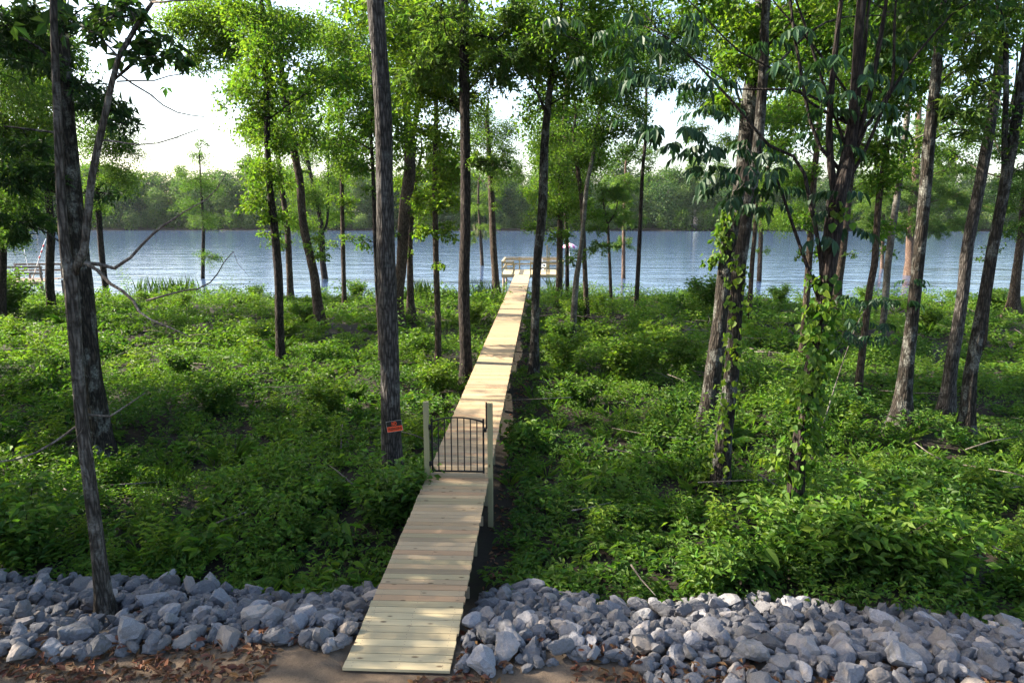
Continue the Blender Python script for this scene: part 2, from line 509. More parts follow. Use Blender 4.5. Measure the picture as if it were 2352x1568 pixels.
def leaves6(base, d, n, L, W, fold=0.2, droop=0.25):
    """longer leaves with six outline points, two folded quads each"""
    d = unit(d); s = unit(np.cross(d, n)); n = np.cross(s, d)
    L = L[:, None]; W = W[:, None]
    a = base + d * L * 0.30; b = base + d * L * 0.68 - n * L * droop * 0.35
    t = base + d * L - n * L * droop
    V = np.stack([base, a + s * W * 0.48 + n * W * fold, b + s * W * 0.36 + n * W * fold * 0.6, t,
                  b - s * W * 0.36 + n * W * fold * 0.6, a - s * W * 0.48 + n * W * fold], 1)
    k = np.arange(len(base))[:, None] * 6
    F = np.concatenate([k + np.array([[0, 1, 2, 3]]), k + np.array([[0, 3, 4, 5]])])
    return V.reshape(-1, 3), F, 6

def leafmesh(name, parts):
    """parts: list of (V, F, per, tint per leaf)"""
    VV, FF, tt, n = [], {}, [], 0
    for V_, F_, per, tint in parts:
        VV.append(V_); FF.setdefault(F_.shape[1], []).append(F_ + n); n += len(V_)
        tt.append(np.repeat(tint, per))
    return mesh_np(name, np.concatenate(VV), [np.concatenate(f) for f in FF.values()], False, {'tint': np.concatenate(tt)})

SPEC = {  # length, width, material, normal scatter, droop of leaf direction, vertical flattening, clump sigma
    'oak': (0.135, 0.072, 'leaf_oak', 0.75, -0.25, 0.75, 0.19),
    'bright': (0.15, 0.088, 'leaf_bright', 0.7, -0.25, 0.75, 0.19),
    'dark': (0.15, 0.08, 'leaf_dark', 0.7, -0.3, 0.7, 0.15),
    'maple': (0.16, 0.15, 'leaf_dark', 0.5, -0.3, 0.8, 0.2),
    'cypress': (0.23, 0.062, 'leaf_cypress', 0.6, -0.35, 0.6, 0.075),
    'cypress_dark': (0.22, 0.055, 'leaf_dark', 0.5, -0.25, 0.5, 0.085),
    'willow': (0.17, 0.045, 'leaf_bright', 0.7, -0.6, 0.8, 0.14),
}

def blob_leaves(c, r, n, spec, size=1.0, tintc=0.5, g=R):
    """leaves of one bough: clumps strung along twigs that leave the bough's middle; also returns the twigs"""
    L, W, mat, sc, dr, fl, sig = SPEC[spec]
    K = int(np.clip(8 + r * 8, 9, 22))
    e = unit(g.standard_normal((K, 3)) * np.array([1, 1, 0.8])) * np.array([1, 1, fl])
    ln = r * (0.65 + 0.5 * g.random(K))
    tips = c + e * ln[:, None]
    n = int(n)
    k = g.integers(0, K, n)
    t = 0.25 + 0.8 * g.random(n) ** 0.75
    base = c + (tips[k] - c) * t[:, None] + g.standard_normal((n, 3)) * np.array([1, 1, 0.75]) * r * sig
    base[:, 2] -= 0.12 * r * t ** 2
    d = unit(e[k] * 0.6 + g.standard_normal((n, 3)) * 0.8) + np.array([0, 0, dr])
    nm = np.array([0, 0, 1.0]) + g.standard_normal((n, 3)) * sc
    s = size * (0.7 + 0.6 * g.random(n))
    if spec == 'maple':
        d = unit(d); sd = unit(np.cross(d, nm))
        D3 = np.concatenate([d, d * 0.55 + sd * 0.85, d * 0.55 - sd * 0.85]); s3 = np.concatenate([s, s * 0.78, s * 0.78])
        V_, F_, per = leaves4(np.concatenate([base] * 3), D3, np.concatenate([nm] * 3), L * s3, W * 0.55 * s3)
        k = np.concatenate([k] * 3); n = n * 3
    else:
        V_, F_, per = leaves4(base, d, nm, L * s, W * s)
    tint = np.clip(tintc + 0.22 * g.standard_normal(K)[k] + 0.1 * g.standard_normal(n), 0, 1)
    return (V_, F_, per, tint), tips

# ------------------------------------------------------------------ trees traced in the photograph, set at their own distance
TREES = []
def limb_mesh(P0, r0, C, tips, dist):
    """one limb: a curved bough from the trunk to the bough's middle and twigs from there"""
    mb = MB()
    P0 = np.asarray(P0); C = np.asarray(C)
    d = C - P0
    mid = P0 + d * 0.5 + np.array([0, 0, 0.12 * np.linalg.norm(d[:2])]) + R.standard_normal(3) * 0.06 * np.linalg.norm(d)
    path = spline(np.array([P0, mid, C]), max(0.25, np.linalg.norm(d) / 8))
    rr = np.linspace(r0, max(0.006, r0 * 0.35), len(path))
    mb.tube(path, rr, 6)
    for q in tips[: min(len(tips), 10)]:
        q = C + (q - C) * rnd.uniform(1.0, 1.3)
        m2 = C + (q - C) * 0.5 + R.standard_normal(3) * 0.08 * np.linalg.norm(q - C)
        mb.tube(np.array([C, m2, q]), np.linspace(max(0.008, r0 * 0.36), 0.004, 3), 4)
    return mb

def tree(name, label, path, bark, species, blobs, cov=1.0, tall=7.0, topblobs=4, stems=(), auto=7, sprays=5, base=None, group=None, flare=0.45,
         size=1.0, tint=0.5, yoff=0.0, cat='tree', bare=()):
    """path rows (u, v, width) from the ground up, traced at the tree's own distance"""
    b = on_ground(path[0][0], path[0][1]) if base is None else np.array(base)
    y0 = b[1]
    dist = float(np.dot(b - CAM, _fw))
    root = empty(name, b)
    tag(root, label, cat, group)
    def trace(rows, first=None):
        P = []
        for k, (u, v, wpx) in enumerate(rows):
            p = at_y(u, v, y0 + yoff) if (k or first is None) else np.array(first)
            dd = float(np.dot(p - CAM, _fw))
            P.append([*p, wpx / 2 * dd / FPX])
        return np.array(P)
    P = trace(path)
    P[0, :3] = b
    P[0, 2] -= 0.15
    if tall > 0:
        d = unit(P[-1, :3] - P[-2, :3]); d = unit(d * 0.5 + np.array([0, 0, 0.8]))
        r = P[-1, 3]
        P = np.vstack([P, [*(P[-1, :3] + d * tall * 0.5 + np.array([0.15, 0, 0])), r * 0.6], [*(P[-1, :3] + d * tall), r * 0.18]])
    S = spline(P, 0.35)
    S[:, 3] = np.maximum(S[:, 3], 0.006)
    h = S[:, 2] - b[2]
    n = 16 if dist < 22 else 10
    S[:, 3] *= 1 + flare * np.exp(-np.maximum(h, 0) / (0.10 + S[0, 3] * 1.5))
    th = np.arange(n) / n * 2 * math.pi
    lob = 1 + 0.22 * flare * np.exp(-np.maximum(h, 0) / 0.35)[:, None] * np.cos(th * 4 + rnd.random() * 6)[None, :]
    V_, F_ = tube_np(S[:, :3], S[:, 3], n, 0.045, rnd.randrange(999), lob)
    mb = MB(); mb.add(V_ - b, F_)
    mb.build('trunk', M[bark], root, True)
    allS = [S]
    for rows in stems:
        k = int(np.argmin(np.abs(S[:, 2] - at_y(rows[0][0], rows[0][1], y0)[2])))
        Ps = trace(rows, S[k, :3])
        if rows[-1][1] <= 5:
            r = Ps[-1, 3]; d = unit(unit(Ps[-1, :3] - Ps[-2, :3]) + np.array([0, 0, 0.6]))
            Ps = np.vstack([Ps, [*(Ps[-1, :3] + d * 2.5), r * 0.3]])
        Ss = spline(Ps, 0.3); Ss[:, 3] = np.maximum(Ss[:, 3], 0.004)
        V_, F_ = tube_np(Ss[:, :3], Ss[:, 3], 8, 0.04, rnd.randrange(999))
        mb = MB(); mb.add(V_ - b, F_)
        mb.build('stem', M[bark], root, True)
        allS.append(Ss)
    for rows in bare:
        Ps = trace(rows)
        dj = rnd.uniform(-0.8, 0.8)
        Ps[:, 1] += np.linspace(0, dj, len(Ps))
        Ss = spline(Ps, 0.15)
        Ss[:, :3] += R.standard_normal((len(Ss), 3)) * 0.008
        mb = MB(); V_, F_ = tube_np(Ss[:, :3], np.maximum(Ss[:, 3], 0.003), 6); mb.add(V_ - b, F_)
        for _ in range(len(Ss) // 4):
            q = Ss[rnd.randrange(len(Ss) // 3, len(Ss)), :3]; e = R.standard_normal(3) * 0.22 + np.array([0.1, 0, 0.0])
            mb.tube(np.array([q, q + e * 0.5 + R.standard_normal(3) * 0.03, q + e]) - b, [0.004, 0.003, 0.002], 4)
        mb.build('dead_branch', M['twig'], root, True)
    parts = []
    L0, W0 = SPEC[species][:2]
    allpts = np.vstack(allS)
    bl = [(at_y(q[0], q[1], y0 + (q[3] if len(q) > 3 else rnd.uniform(-1, 1) * q[2] * dist / FPX * 0.9)), q[2] * dist / FPX, q[4] if len(q) > 4 else 1.0, 1.0) for q in blobs]
    if tall > 0:
        top = P[-1, :3]
        low = P[-3, :3]
        for _ in range(topblobs):
            f = rnd.uniform(0.15, 1.0)
            c = low * (1 - f) + top * f + np.array([rnd.uniform(-2.2, 2.2), rnd.uniform(-2.2, 2.2), 0])
            bl.append((c, rnd.uniform(1.0, 1.7), 0.5, 1.6))
        mid_ = S[(h > 3.2) & (S[:, 2] < 11)]
        for _ in range(sprays if len(mid_) else 0):
            q = mid_[rnd.randrange(len(mid_))]
            a = rnd.uniform(0, 6.28); rr_ = rnd.uniform(0.2, 0.75)
            bl.append((q[:3] + np.array([math.cos(a) * rr_, math.sin(a) * rr_, 0.1]), rnd.uniform(0.22, 0.5), 0.55, 0.95))
        up_ = S[(S[:, 2] > 8.5) & (h > 0.35 * h.max())]
        for _ in range(auto):
            q = up_[rnd.randrange(len(up_))]
            if q[2] > low[2] + 1.0: continue
            a = rnd.uniform(0, 6.28); rr_ = rnd.uniform(0.6, 3.0)
            bl.append((q[:3] + np.array([math.cos(a) * rr_, math.sin(a) * rr_, rnd.uniform(-0.4, 0.5)]), rnd.uniform(0.7, 1.35), 0.62, 1.0))
    for c, r, cv, sz in bl:
        r = r * 1.12
        s = size * sz
        area = L0 * W0 * s * s * 0.5 * 0.62
        nl = cov * cv * 1.45 * math.pi * r * r / area
        part, tips = blob_leaves(np.array(c), r, max(20, min(nl, 14000)), species, s, tint)
        part = (part[0] - b, part[1], part[2], part[3])
        parts.append(part)
        hd = np.linalg.norm(allpts[:, :2] - np.array(c)[:2], axis=1)
        score = np.abs(allpts[:, 2] - (c[2] - 0.45 * hd)) + 0.8 * hd
        k = int(np.argmin(score))
        r0 = min(allpts[k, 3] * 0.5, 0.012 + 0.022 * r)
        limb_mesh(allpts[k, :3] - b, r0, np.array(c) - b, [q - b for q in tips], dist).build('limb', M[bark], root, True)
    if parts:
        obj('crown', leafmesh('crown', parts), M[SPEC[species][2]], root, kind='stuff')
    TREES.append((root, S, b, dist))
    return root, S, b


# ------------------------------------------------------------------ the near trees, left to right
tree('hardwood_tree', 'trunk cut by the left picture edge beside the brushy thicket and old dock', [(4, 742, 16), (7, 600, 15), (9, 480, 14), (10, 330, 13)],
     'bark_dark', 'oak', [(8, 540, 50), (10, 430, 80), (45, 330, 80), (20, 200, 85), (60, 90, 80), (5, 640, 22)], 1.0, tint=0.25)
tree('hardwood_tree', 'crooked dark trunk between the old brown dock and the slender grey tree', [(120, 723, 19), (114, 635, 18), (117, 537, 17), (110, 440, 15), (100, 380, 13), (97, 330, 12)],
     'bark_dark', 'bright', [(75, 270, 80), (110, 360, 65), (60, 430, 60), (120, 205, 60), (45, 470, 50), (90, 90, 70), (70, 180, 60)], 0.9, tint=0.65)
tree('hardwood_tree', 'thin dark shore tree with a leafy middle, right of the big spotted trunk', [(247, 693, 13), (234, 586, 12), (225, 464, 11), (222, 390, 10), (225, 300, 9)],
     'bark_dark', 'oak', [(232, 330, 55), (268, 305, 48), (252, 420, 50), (285, 395, 42), (240, 250, 45), (215, 470, 40), (288, 340, 36)], 0.7, auto=0, sprays=1, tall=3, topblobs=1)
tree('sapling', 'sparse small tree alone at the water edge below the open white sky', [(465, 678, 10), (466, 600, 9), (467, 510, 7), (462, 440, 5), (458, 350, 3)],
     'bark_dark', 'oak', [(457, 360, 26), (448, 410, 32), (478, 430, 30), (432, 470, 30), (482, 590, 26), (470, 510, 30), (462, 330, 16), (430, 430, 18)], 0.45, tall=0, tint=0.45)
tree('hardwood_tree', 'slender black straight trunk standing out in the undergrowth before its grey brown neighbour', [(645, 830, 20), (642, 740, 19), (640, 640, 19), (630, 520, 18), (622, 450, 16), (615, 350, 14), (612, 200, 12), (608, 80, 10), (600, 0, 9)],
     'bark_dark', 'bright', [(590, 180, 62), (575, 255, 50), (620, 105, 65), (590, 30, 70), (640, 320, 38), (600, 395, 45), (590, 455, 40), (545, 215, 45), (625, 500, 28)], 0.85, tint=0.55)
tree('hardwood_tree', 'thin grey brown trunk close behind the slender black trunk', [(668, 695, 15), (665, 620, 14), (660, 520, 13), (650, 450, 12), (636, 330, 10), (622, 200, 8)],
     'bark_brown', 'bright', [(655, 230, 55), (640, 405, 42), (668, 500, 38), (640, 555, 26), (600, 300, 40)], 0.7, tall=4, topblobs=2)
tree('hardwood_tree', 'dark trunk that bends sharply near its foot, swollen base in bright undergrowth', [(737, 752, 26), (728, 690, 23), (722, 635, 21), (708, 571, 20), (696, 513, 19), (688, 415, 18), (674, 342, 17), (654, 220, 16), (640, 122, 15), (622, 30, 13), (615, 0, 12)],
     'bark_brown', 'bright', [(470, 60, 62), (535, 40, 70), (430, 125, 48), (520, 125, 52), (655, 60, 60), (695, 205, 55), (700, 295, 48), (470, 20, 60), (400, 60, 45), (725, 160, 40), (580, 95, 45)], 0.95,
     stems=[[(650, 200, 7), (560, 100, 6), (490, 110, 5), (430, 135, 3)], [(680, 350, 8), (715, 300, 6), (740, 270, 4)]], tint=0.6)
tree('hardwood_tree', 'forked thin trunk by the shore just right of the bent trunk', [(754, 679, 15), (742, 610, 14), (737, 513, 11), (722, 440, 9), (703, 351, 8), (690, 280, 7)],
     'bark_dark', 'bright', [(720, 455, 40), (762, 420, 36), (700, 525, 36), (770, 500, 30), (735, 560, 22), (690, 430, 40)], 0.75, tall=2.5, topblobs=1,
     stems=[[(741, 540, 7), (752, 500, 6), (754, 342, 5), (756, 260, 4)]], tint=0.6)
tree('hardwood_tree', 'pole straight thin tree on the shore left of the tree with the sign', [(791, 708, 11), (787, 537, 10), (784, 366, 8), (784, 308, 7), (786, 220, 6)],
     'bark_brown', 'bright', [(790, 255, 60), (812, 330, 46), (775, 180, 60), (820, 385, 36), (800, 468, 24), (760, 330, 42), (800, 90, 75), (750, 90, 60), (835, 190, 55)], 0.85, tall=3, topblobs=2, tint=0.6)
sign_tree = tree('hardwood_tree', 'big grey furrowed trunk carrying the no trespassing sign', [(905, 1125, 48), (902, 1060, 45), (899, 1000, 44), (896, 850, 43), (891, 700, 43), (887, 600, 42), (884, 440, 40), (880, 250, 39), (868, 80, 38), (863, 0, 38)],
     'bark_gray', 'bright', [], 0.9, auto=0, sprays=0, tall=9, topblobs=7)
tree('hardwood_tree', 'thin dark trunk half hidden behind the left edge of the sign tree', [(876, 838, 14), (873, 760, 12), (868, 690, 11), (862, 560, 10), (858, 420, 9), (852, 300, 7)],
     'bark_dark', 'bright', [(845, 300, 40), (830, 380, 30), (860, 240, 40)], 0.6, tall=3, topblobs=1, tint=0.5)
tree('hardwood_tree', 'stout forking trunk right behind the tree with the sign', [(918, 757, 26), (915, 684, 24), (922, 610, 25), (929, 488, 27), (941, 390, 28), (938, 300, 22), (933, 244, 17), (926, 150, 13)],
     'bark_brown', 'bright', [(950, 120, 70), (905, 60, 75), (985, 165, 55), (1000, 70, 70), (940, 215, 34), (880, 215, 32), (960, 30, 70), (1010, 140, 50)], 1.0,
     stems=[[(943, 360, 14), (958, 260, 13), (972, 200, 11), (990, 120, 8)], [(926, 200, 8), (905, 120, 6), (890, 60, 5)]], tint=0.6)
tree('hardwood_tree', 'short looking trunk with swollen foot between the sign tree and the thin spotted trunk', [(945, 740, 21), (943, 700, 17), (942, 635, 15), (942, 550, 13), (948, 460, 11), (960, 390, 8)],
     'bark_brown', 'bright', [(962, 400, 36), (985, 440, 38), (942, 458, 30), (965, 490, 28), (930, 420, 24)], 0.75, tall=2, topblobs=1, flare=1.1, tint=0.85)
tree('hardwood_tree', 'thin trunk hung with bright maple leaves left of the dark straight trunk', [(1005, 857, 17), (1006, 755, 15), (1001, 586, 14), (999, 439, 13), (1001, 293, 11), (1004, 150, 9)],
     'bark_brown', 'bright', [(1012, 380, 44), (990, 305, 40), (1022, 470, 42), (1038, 420, 36), (985, 530, 26), (1030, 180, 62), (1000, 90, 65), (1045, 110, 55), (985, 460, 30), (1035, 530, 26)], 0.8, tall=4, topblobs=2, tint=0.9)
tree('hardwood_tree', 'tall straight dark trunk with reddish streaks left of the boardwalk', [(1071, 893, 30), (1070, 800, 27), (1066, 690, 27), (1068, 580, 25), (1070, 488, 24), (1068, 244, 23), (1066, 0, 23)],
     'bark_dark', 'cypress', [(1130, 55, 75), (1180, 120, 65), (1130, 175, 50), (1010, 150, 60), (960, 175, 48), (1200, 40, 70), (1090, 370, 34), (1135, 372, 34), (1020, 100, 55), (1150, 130, 55)], 0.7, sprays=0, tall=9, topblobs=6,
     stems=[[(1067, 85, 8), (1100, 80, 7), (1140, 92, 6), (1170, 130, 4)], [(1068, 150, 7), (1010, 148, 5), (960, 150, 3)]], tint=0.7)
tree('hardwood_tree', 'leaning grey trunk just left of the far end of the boardwalk', [(1141, 690, 18), (1138, 640, 16), (1133, 561, 15), (1128, 440, 14), (1123, 342, 11), (1118, 260, 8)],
     'bark_brown', 'oak', [(1120, 300, 46), (1152, 345, 40), (1090, 325, 38), (1140, 400, 34), (1100, 260, 40), (1160, 290, 32)], 0.5, tall=1.5, topblobs=1, flare=0.9, tint=0.4)
moss_sap = tree('cypress_sapling', 'pale feathery little cypress at the water left of the dock', [(1109, 640, 9), (1105, 560, 7), (1099, 464, 5), (1100, 400, 3)],
     'bark_brown', 'cypress', [(1105, 480, 34), (1122, 445, 28), (1090, 540, 26), (1120, 520, 26), (1114, 622, 22), (1118, 650, 20)], 0.55, tall=0, tint=0.85)
tree('hardwood_tree', 'rough mossy trunk close on the right side of the boardwalk', [(1226, 865, 24), (1228, 752, 19), (1233, 610, 19), (1245, 488, 21), (1250, 342, 19), (1258, 244, 16), (1265, 190, 13), (1280, 80, 10)],
     'bark_lichen', 'bright', [(1285, 80, 75), (1235, 55, 70), (1300, 165, 65), (1340, 80, 72), (1240, 160, 40), (1360, 195, 55), (1210, 120, 45), (1330, 20, 70)], 0.85, sprays=0, tall=5, topblobs=4,
     stems=[[(1254, 270, 8), (1235, 215, 6), (1208, 171, 4), (1195, 120, 3)]], tint=0.45)
tree('hardwood_tree', 'warm brown trunk in front of the dock railing', [(1282, 706, 15), (1285, 610, 14), (1287, 488, 13), (1292, 342, 12), (1299, 244, 10), (1305, 150, 8)],
     'bark_brown', 'bright', [(1290, 300, 52), (1330, 262, 60), (1260, 330, 42), (1270, 415, 52), (1300, 465, 44), (1252, 478, 36), (1230, 525, 26), (1225, 440, 30)], 0.75, sprays=0, tall=3, topblobs=2, tint=0.5)
tree('hardwood_tree', 'very thin trunk in front of the pink and white parasol', [(1303, 703, 10), (1302, 561, 9), (1297, 440, 8), (1300, 350, 6)],
     'bark_dark', 'bright', [(1312, 380, 44), (1342, 330, 48), (1282, 540, 28), (1320, 460, 40), ], 0.8, sprays=0, tall=2, topblobs=1, tint=0.4)
tree('hardwood_tree', 'pale leaning tree with a dead hollow stub low on its trunk', [(1316, 787, 17), (1316, 755, 15), (1320, 690, 15), (1324, 638, 14), (1336, 561, 11), (1346, 440, 10), (1358, 376, 9), (1366, 340, 9), (1380, 240, 7)],
     'bark_smooth', 'oak', [(1370, 290, 58), (1400, 205, 58), (1420, 300, 46), (1390, 120, 68), (1445, 240, 48), (1460, 160, 55), (1425, 90, 55)], 0.7, auto=0, sprays=1, tall=3, topblobs=2, tint=0.4)
tree('hardwood_tree', 'thin leaning brown trunk right behind the pale tree with the dead stub', [(1349, 737, 14), (1346, 680, 12), (1343, 610, 11), (1336, 464, 10), (1324, 366, 9), (1318, 300, 7)],
     'bark_brown', 'oak', [(1330, 420, 38), (1352, 495, 32), (1362, 350, 42), (1310, 350, 38)], 0.7, tall=2, topblobs=1, tint=0.5)
tree('cypress_sapling', 'slim little cypress with a forked top and pale drooping sprays, right of the dock', [(1404, 707, 9), (1401, 620, 7), (1397, 537, 6), (1396, 515, 6), (1388, 480, 4), (1382, 430, 3)],
     'bark_brown', 'cypress', [(1400, 440, 38), (1378, 565, 30), (1425, 495, 34), (1388, 490, 34), (1420, 440, 30), (1372, 520, 24)], 0.55, tall=0.0, stems=[[(1396, 515, 4), (1412, 490, 3), (1422, 450, 2)]], tint=0.9)
tree('cypress_tree', 'small cypress with reddish flared foot standing at the water edge', [(1432, 678, 12), (1432, 640, 9), (1433, 513, 7), (1436, 420, 5), (1438, 360, 4)],
     'bark_cypress', 'cypress', [(1440, 420, 42), (1452, 500, 30), (1430, 560, 26), (1428, 470, 28)], 0.6, tall=1.5, topblobs=1, flare=1.6, tint=0.6)
tree('hardwood_tree', 'thin dark tall tree against the white sky gap right of the dock', [(1459, 738, 11), (1466, 610, 10), (1471, 500, 9), (1476, 391, 8), (1483, 313, 7), (1485, 195, 6), (1490, 90, 5)],
     'bark_dark', 'oak', [(1482, 190, 46), (1505, 120, 60), (1460, 262, 36), (1490, 50, 65), (1440, 350, 28), (1530, 175, 32), (1455, 60, 55), (1555, 60, 50)], 0.65, auto=0, sprays=1, tall=3, topblobs=2, tint=0.3)
tree('hardwood_tree', 'willow like slender tree with pale leaves behind the paired vine grown trunks', [(1720, 742, 11), (1727, 610, 10), (1735, 513, 9), (1735, 400, 8), (1720, 300, 6), (1690, 200, 5)],
     'bark_brown', 'willow', [(1620, 225, 46), (1600, 300, 32), (1590, 70, 62), (1645, 130, 55), (1660, 240, 40), (1680, 330, 36), (1640, 30, 60), (1560, 130, 40)], 0.65, tall=2, topblobs=1, tint=0.5)
tree('hardwood_tree', 'straight thin trunk near the water just right of the paired trunks', [(1742, 685, 11), (1747, 561, 10), (1752, 450, 9), (1766, 380, 8), (1775, 290, 7)],
     'bark_brown', 'bright', [(1775, 330, 42), (1802, 262, 50), (1760, 420, 36), (1785, 500, 40), (1830, 480, 32), (1810, 400, 36)], 0.75, tall=3, topblobs=2, tint=0.5)
pair_rear = tree('hardwood_tree', 'thick dark trunk leaning right, the farther of the touching pair', [(1612, 1010, 46), (1626, 940, 37), (1643, 818, 37), (1656, 733, 36), (1671, 586, 37), (1691, 488, 40), (1710, 415, 43), (1724, 244, 42), (1740, 130, 38), (1752, 0, 36)],
     'bark_lichen', 'bright', [(1690, 150, 58), (1705, 70, 65), (1662, 225, 40), (1765, 190, 46), (1660, 30, 62), (1780, 60, 60)], 0.8, sprays=0, tall=8, topblobs=6, tint=0.55)
pair_front = tree('hardwood_tree', 'vine grown trunk in front, the nearer of the touching pair', [(1652, 1125, 42), (1660, 1030, 36), (1670, 940, 34), (1680, 857, 33), (1690, 700, 30), (1700, 600, 28), (1715, 500, 26), (1735, 380, 24), (1748, 244, 22), (1755, 120, 20), (1760, 0, 18)],
     'bark_lichen', 'bright', [], 0.9, sprays=0, tall=6, topblobs=4)
tree('hardwood_tree', 'pinkish brown trunk partly hidden behind the ivy clad forked tree', [(1842, 822, 16), (1847, 752, 15), (1859, 586, 15), (1869, 415, 14), (1881, 293, 13), (1884, 200, 11)],
     'bark_brown', 'bright', [(1860, 230, 62), (1840, 140, 75), (1810, 60, 78), (1800, 340, 36), (1832, 420, 34), (1900, 100, 78), (1870, 40, 75), (1845, 500, 28)], 0.9, tall=4, topblobs=3, tint=0.45)
ivy_tree = tree('hickory_tree', 'ivy clad dark forked tree with a fan of many bare stems', [(1822, 1255, 40), (1826, 1160, 37), (1830, 1070, 36), (1846, 960, 35), (1862, 857, 34), (1888, 710, 31), (1906, 586, 36), (1920, 464, 40), (1938, 400, 34), (1958, 290, 26), (1970, 122, 22), (1979, 0, 20)],
     'bark_dark', 'dark', [], 0.9, sprays=0, tall=5, topblobs=5,
     stems=[[(1918, 480, 18), (1908, 380, 16), (1904, 293, 15), (1912, 180, 13), (1925, 60, 11), (1932, 0, 10)],
            [(1946, 370, 14), (1975, 300, 13), (1995, 230, 12), (2022, 90, 10), (2036, 0, 8)],
            [(1912, 400, 10), (1885, 340, 9), (1861, 280, 8), (1845, 200, 8), (1832, 122, 7), (1815, 0, 6)],
            [(1935, 440, 9), (1990, 290, 8), (2047, 205, 7), (2054, 60, 6), (2058, 0, 5)],
            [(1925, 470, 9), (1985, 350, 8), (2045, 215, 7), (2110, 120, 6), (2190, 30, 4), (2240, 0, 3)],
            [(1930, 330, 8), (1890, 190, 7), (1850, 60, 6), (1828, 0, 5)],
            [(1960, 300, 9), (1985, 130, 8), (1992, 40, 7), (1998, 0, 6)],
            [(1925, 320, 7), (1860, 235, 6), (1800, 170, 5), (1700, 120, 4), (1600, 20, 3), (1580, 0, 3)],
            [(1948, 300, 7), (1900, 240, 6), (1810, 205, 5), (1690, 205, 4), (1630, 160, 3), (1540, 100, 3), (1480, 30, 2)],
            [(1940, 250, 6), (1880, 120, 5), (1790, 20, 4), (1775, 0, 3)],
            [(1905, 700, 13), (1886, 600, 10), (1862, 470, 9), (1848, 400, 8), (1822, 359, 7), (1767, 335, 7), (1723, 284, 6), (1678, 229, 6), (1630, 178, 5), (1575, 120, 4), (1531, 85, 3), (1480, 60, 3)],
            [(1895, 720, 9), (1850, 600, 8), (1815, 500, 7), (1795, 440, 6), (1780, 400, 5)]], tint=0.3)
tree('hardwood_tree', 'grey leaning trunk right behind the ivy clad tree', [(1920, 722, 23), (1924, 650, 21), (1932, 586, 21), (1945, 464, 20), (1958, 350, 18), (1975, 240, 15)],
     'bark_brown', 'oak', [(1992, 330, 44), (1955, 120, 70), (2012, 200, 55), (1930, 50, 72), (1985, 60, 65), (2000, 420, 34)], 0.9, tall=3, topblobs=2, tint=0.5)
tree('hardwood_tree', 'slim grey leaning trunk whose foot shows under the drooping hickory leaves', [(1968, 920, 20), (1979, 818, 17), (1998, 660, 16), (2008, 610, 16), (2018, 464, 15), (2036, 342, 14), (2046, 270, 12), (2056, 150, 10)],
     'bark_brown', 'bright', [(2042, 150, 60), (2070, 60, 65), (2005, 60, 62), (2055, 245, 48), (2010, 360, 42), (2030, 420, 36), (2080, 210, 40)], 0.85, tall=4, topblobs=3, tint=0.5)
tree('hardwood_tree', 'sunlit slim trunk between the slim grey one and the thick flared trunk', [(2022, 800, 15), (2032, 708, 15), (2042, 586, 15), (2066, 415, 14), (2081, 293, 13), (2091, 195, 11), (2100, 80, 9)],
     'bark_smooth', 'bright', [(2092, 150, 50), (2104, 330, 42), (2062, 385, 44), (2120, 60, 62), (2080, 30, 60)], 0.75, tall=4, topblobs=3, tint=0.5)
tree('cypress_tree', 'slender pale cypress pole rising from the water edge on the right', [(2027, 650, 11), (2026, 600, 8), (2029, 500, 7), (2030, 400, 6)],
     'bark_cypress', 'cypress', [(2010, 470, 42), (2050, 535, 30), (1998, 520, 30), (2040, 430, 40)], 0.85, tall=2, topblobs=1, flare=1.5, tint=0.8)
tree('cypress_tree', 'broad pale cypress with fluted foot behind the thick flared trunk', [(2088, 668, 30), (2090, 600, 22), (2093, 513, 19), (2100, 430, 17), (2108, 330, 14), (2112, 240, 11)],
     'bark_cypress', 'cypress', [(2060, 440, 60), (2130, 420, 50), (2185, 450, 50), (2100, 500, 40), (2205, 515, 36), (2155, 350, 44), (2245, 470, 32), (2150, 520, 36), (2060, 520, 30), (2190, 390, 40)], 0.85, tall=4, topblobs=2, flare=0.8, tint=0.75)
tree('cypress_tree', 'thick dark spotted trunk with the broadest flared foot on the right', [(2066, 990, 40), (2076, 900, 34), (2084, 829, 30), (2097, 717, 27), (2113, 561, 26), (2125, 440, 26), (2137, 293, 25), (2150, 171, 22), (2164, 0, 20)],
     'bark_lichen', 'cypress', [(2205, 160, 52), (2232, 75, 62), (2255, 185, 42), (2212, 260, 46), (2180, 222, 42), (2235, 300, 34), (2192, 60, 55), (2270, 120, 40)], 0.6, sprays=0, tall=8, topblobs=5, flare=1.3, tint=0.7)
tree('hardwood_tree', 'long grey trunk leaning right with vine leaves at its waist', [(2170, 955, 34), (2178, 900, 29), (2184, 840, 27), (2209, 689, 24), (2223, 561, 24), (2252, 415, 23), (2277, 269, 22), (2296, 146, 21), (2308, 49, 20), (2314, 0, 19)],
     'bark_gray', 'oak', [(2260, 30, 58), (2325, 30, 55), (2290, 90, 36)], 0.7, sprays=0, tall=7, topblobs=4)
tree('hardwood_tree', 'long dark spotted trunk leaning right with a pale sunlit foot', [(2217, 1003, 36), (2224, 920, 31), (2229, 857, 29), (2260, 689, 26), (2277, 586, 25), (2301, 464, 24), (2323, 342, 23), (2343, 220, 22), (2362, 90, 21)],
     'bark_lichen', 'oak', [], 0.7, sprays=0, tall=8, topblobs=4,
     stems=[[(2308, 430, 14), (2308, 317, 13), (2311, 195, 12), (2308, 73, 11), (2290, 0, 9)]])
tree('hardwood_tree', 'short looking thin trunk just behind the long spotted leaning trunk', [(2257, 803, 14), (2268, 700, 12), (2285, 560, 11), (2300, 430, 9), (2312, 300, 8)],
     'bark_brown', 'oak', [(2330, 330, 26), (2318, 400, 24)], 0.6, tall=4, topblobs=2)
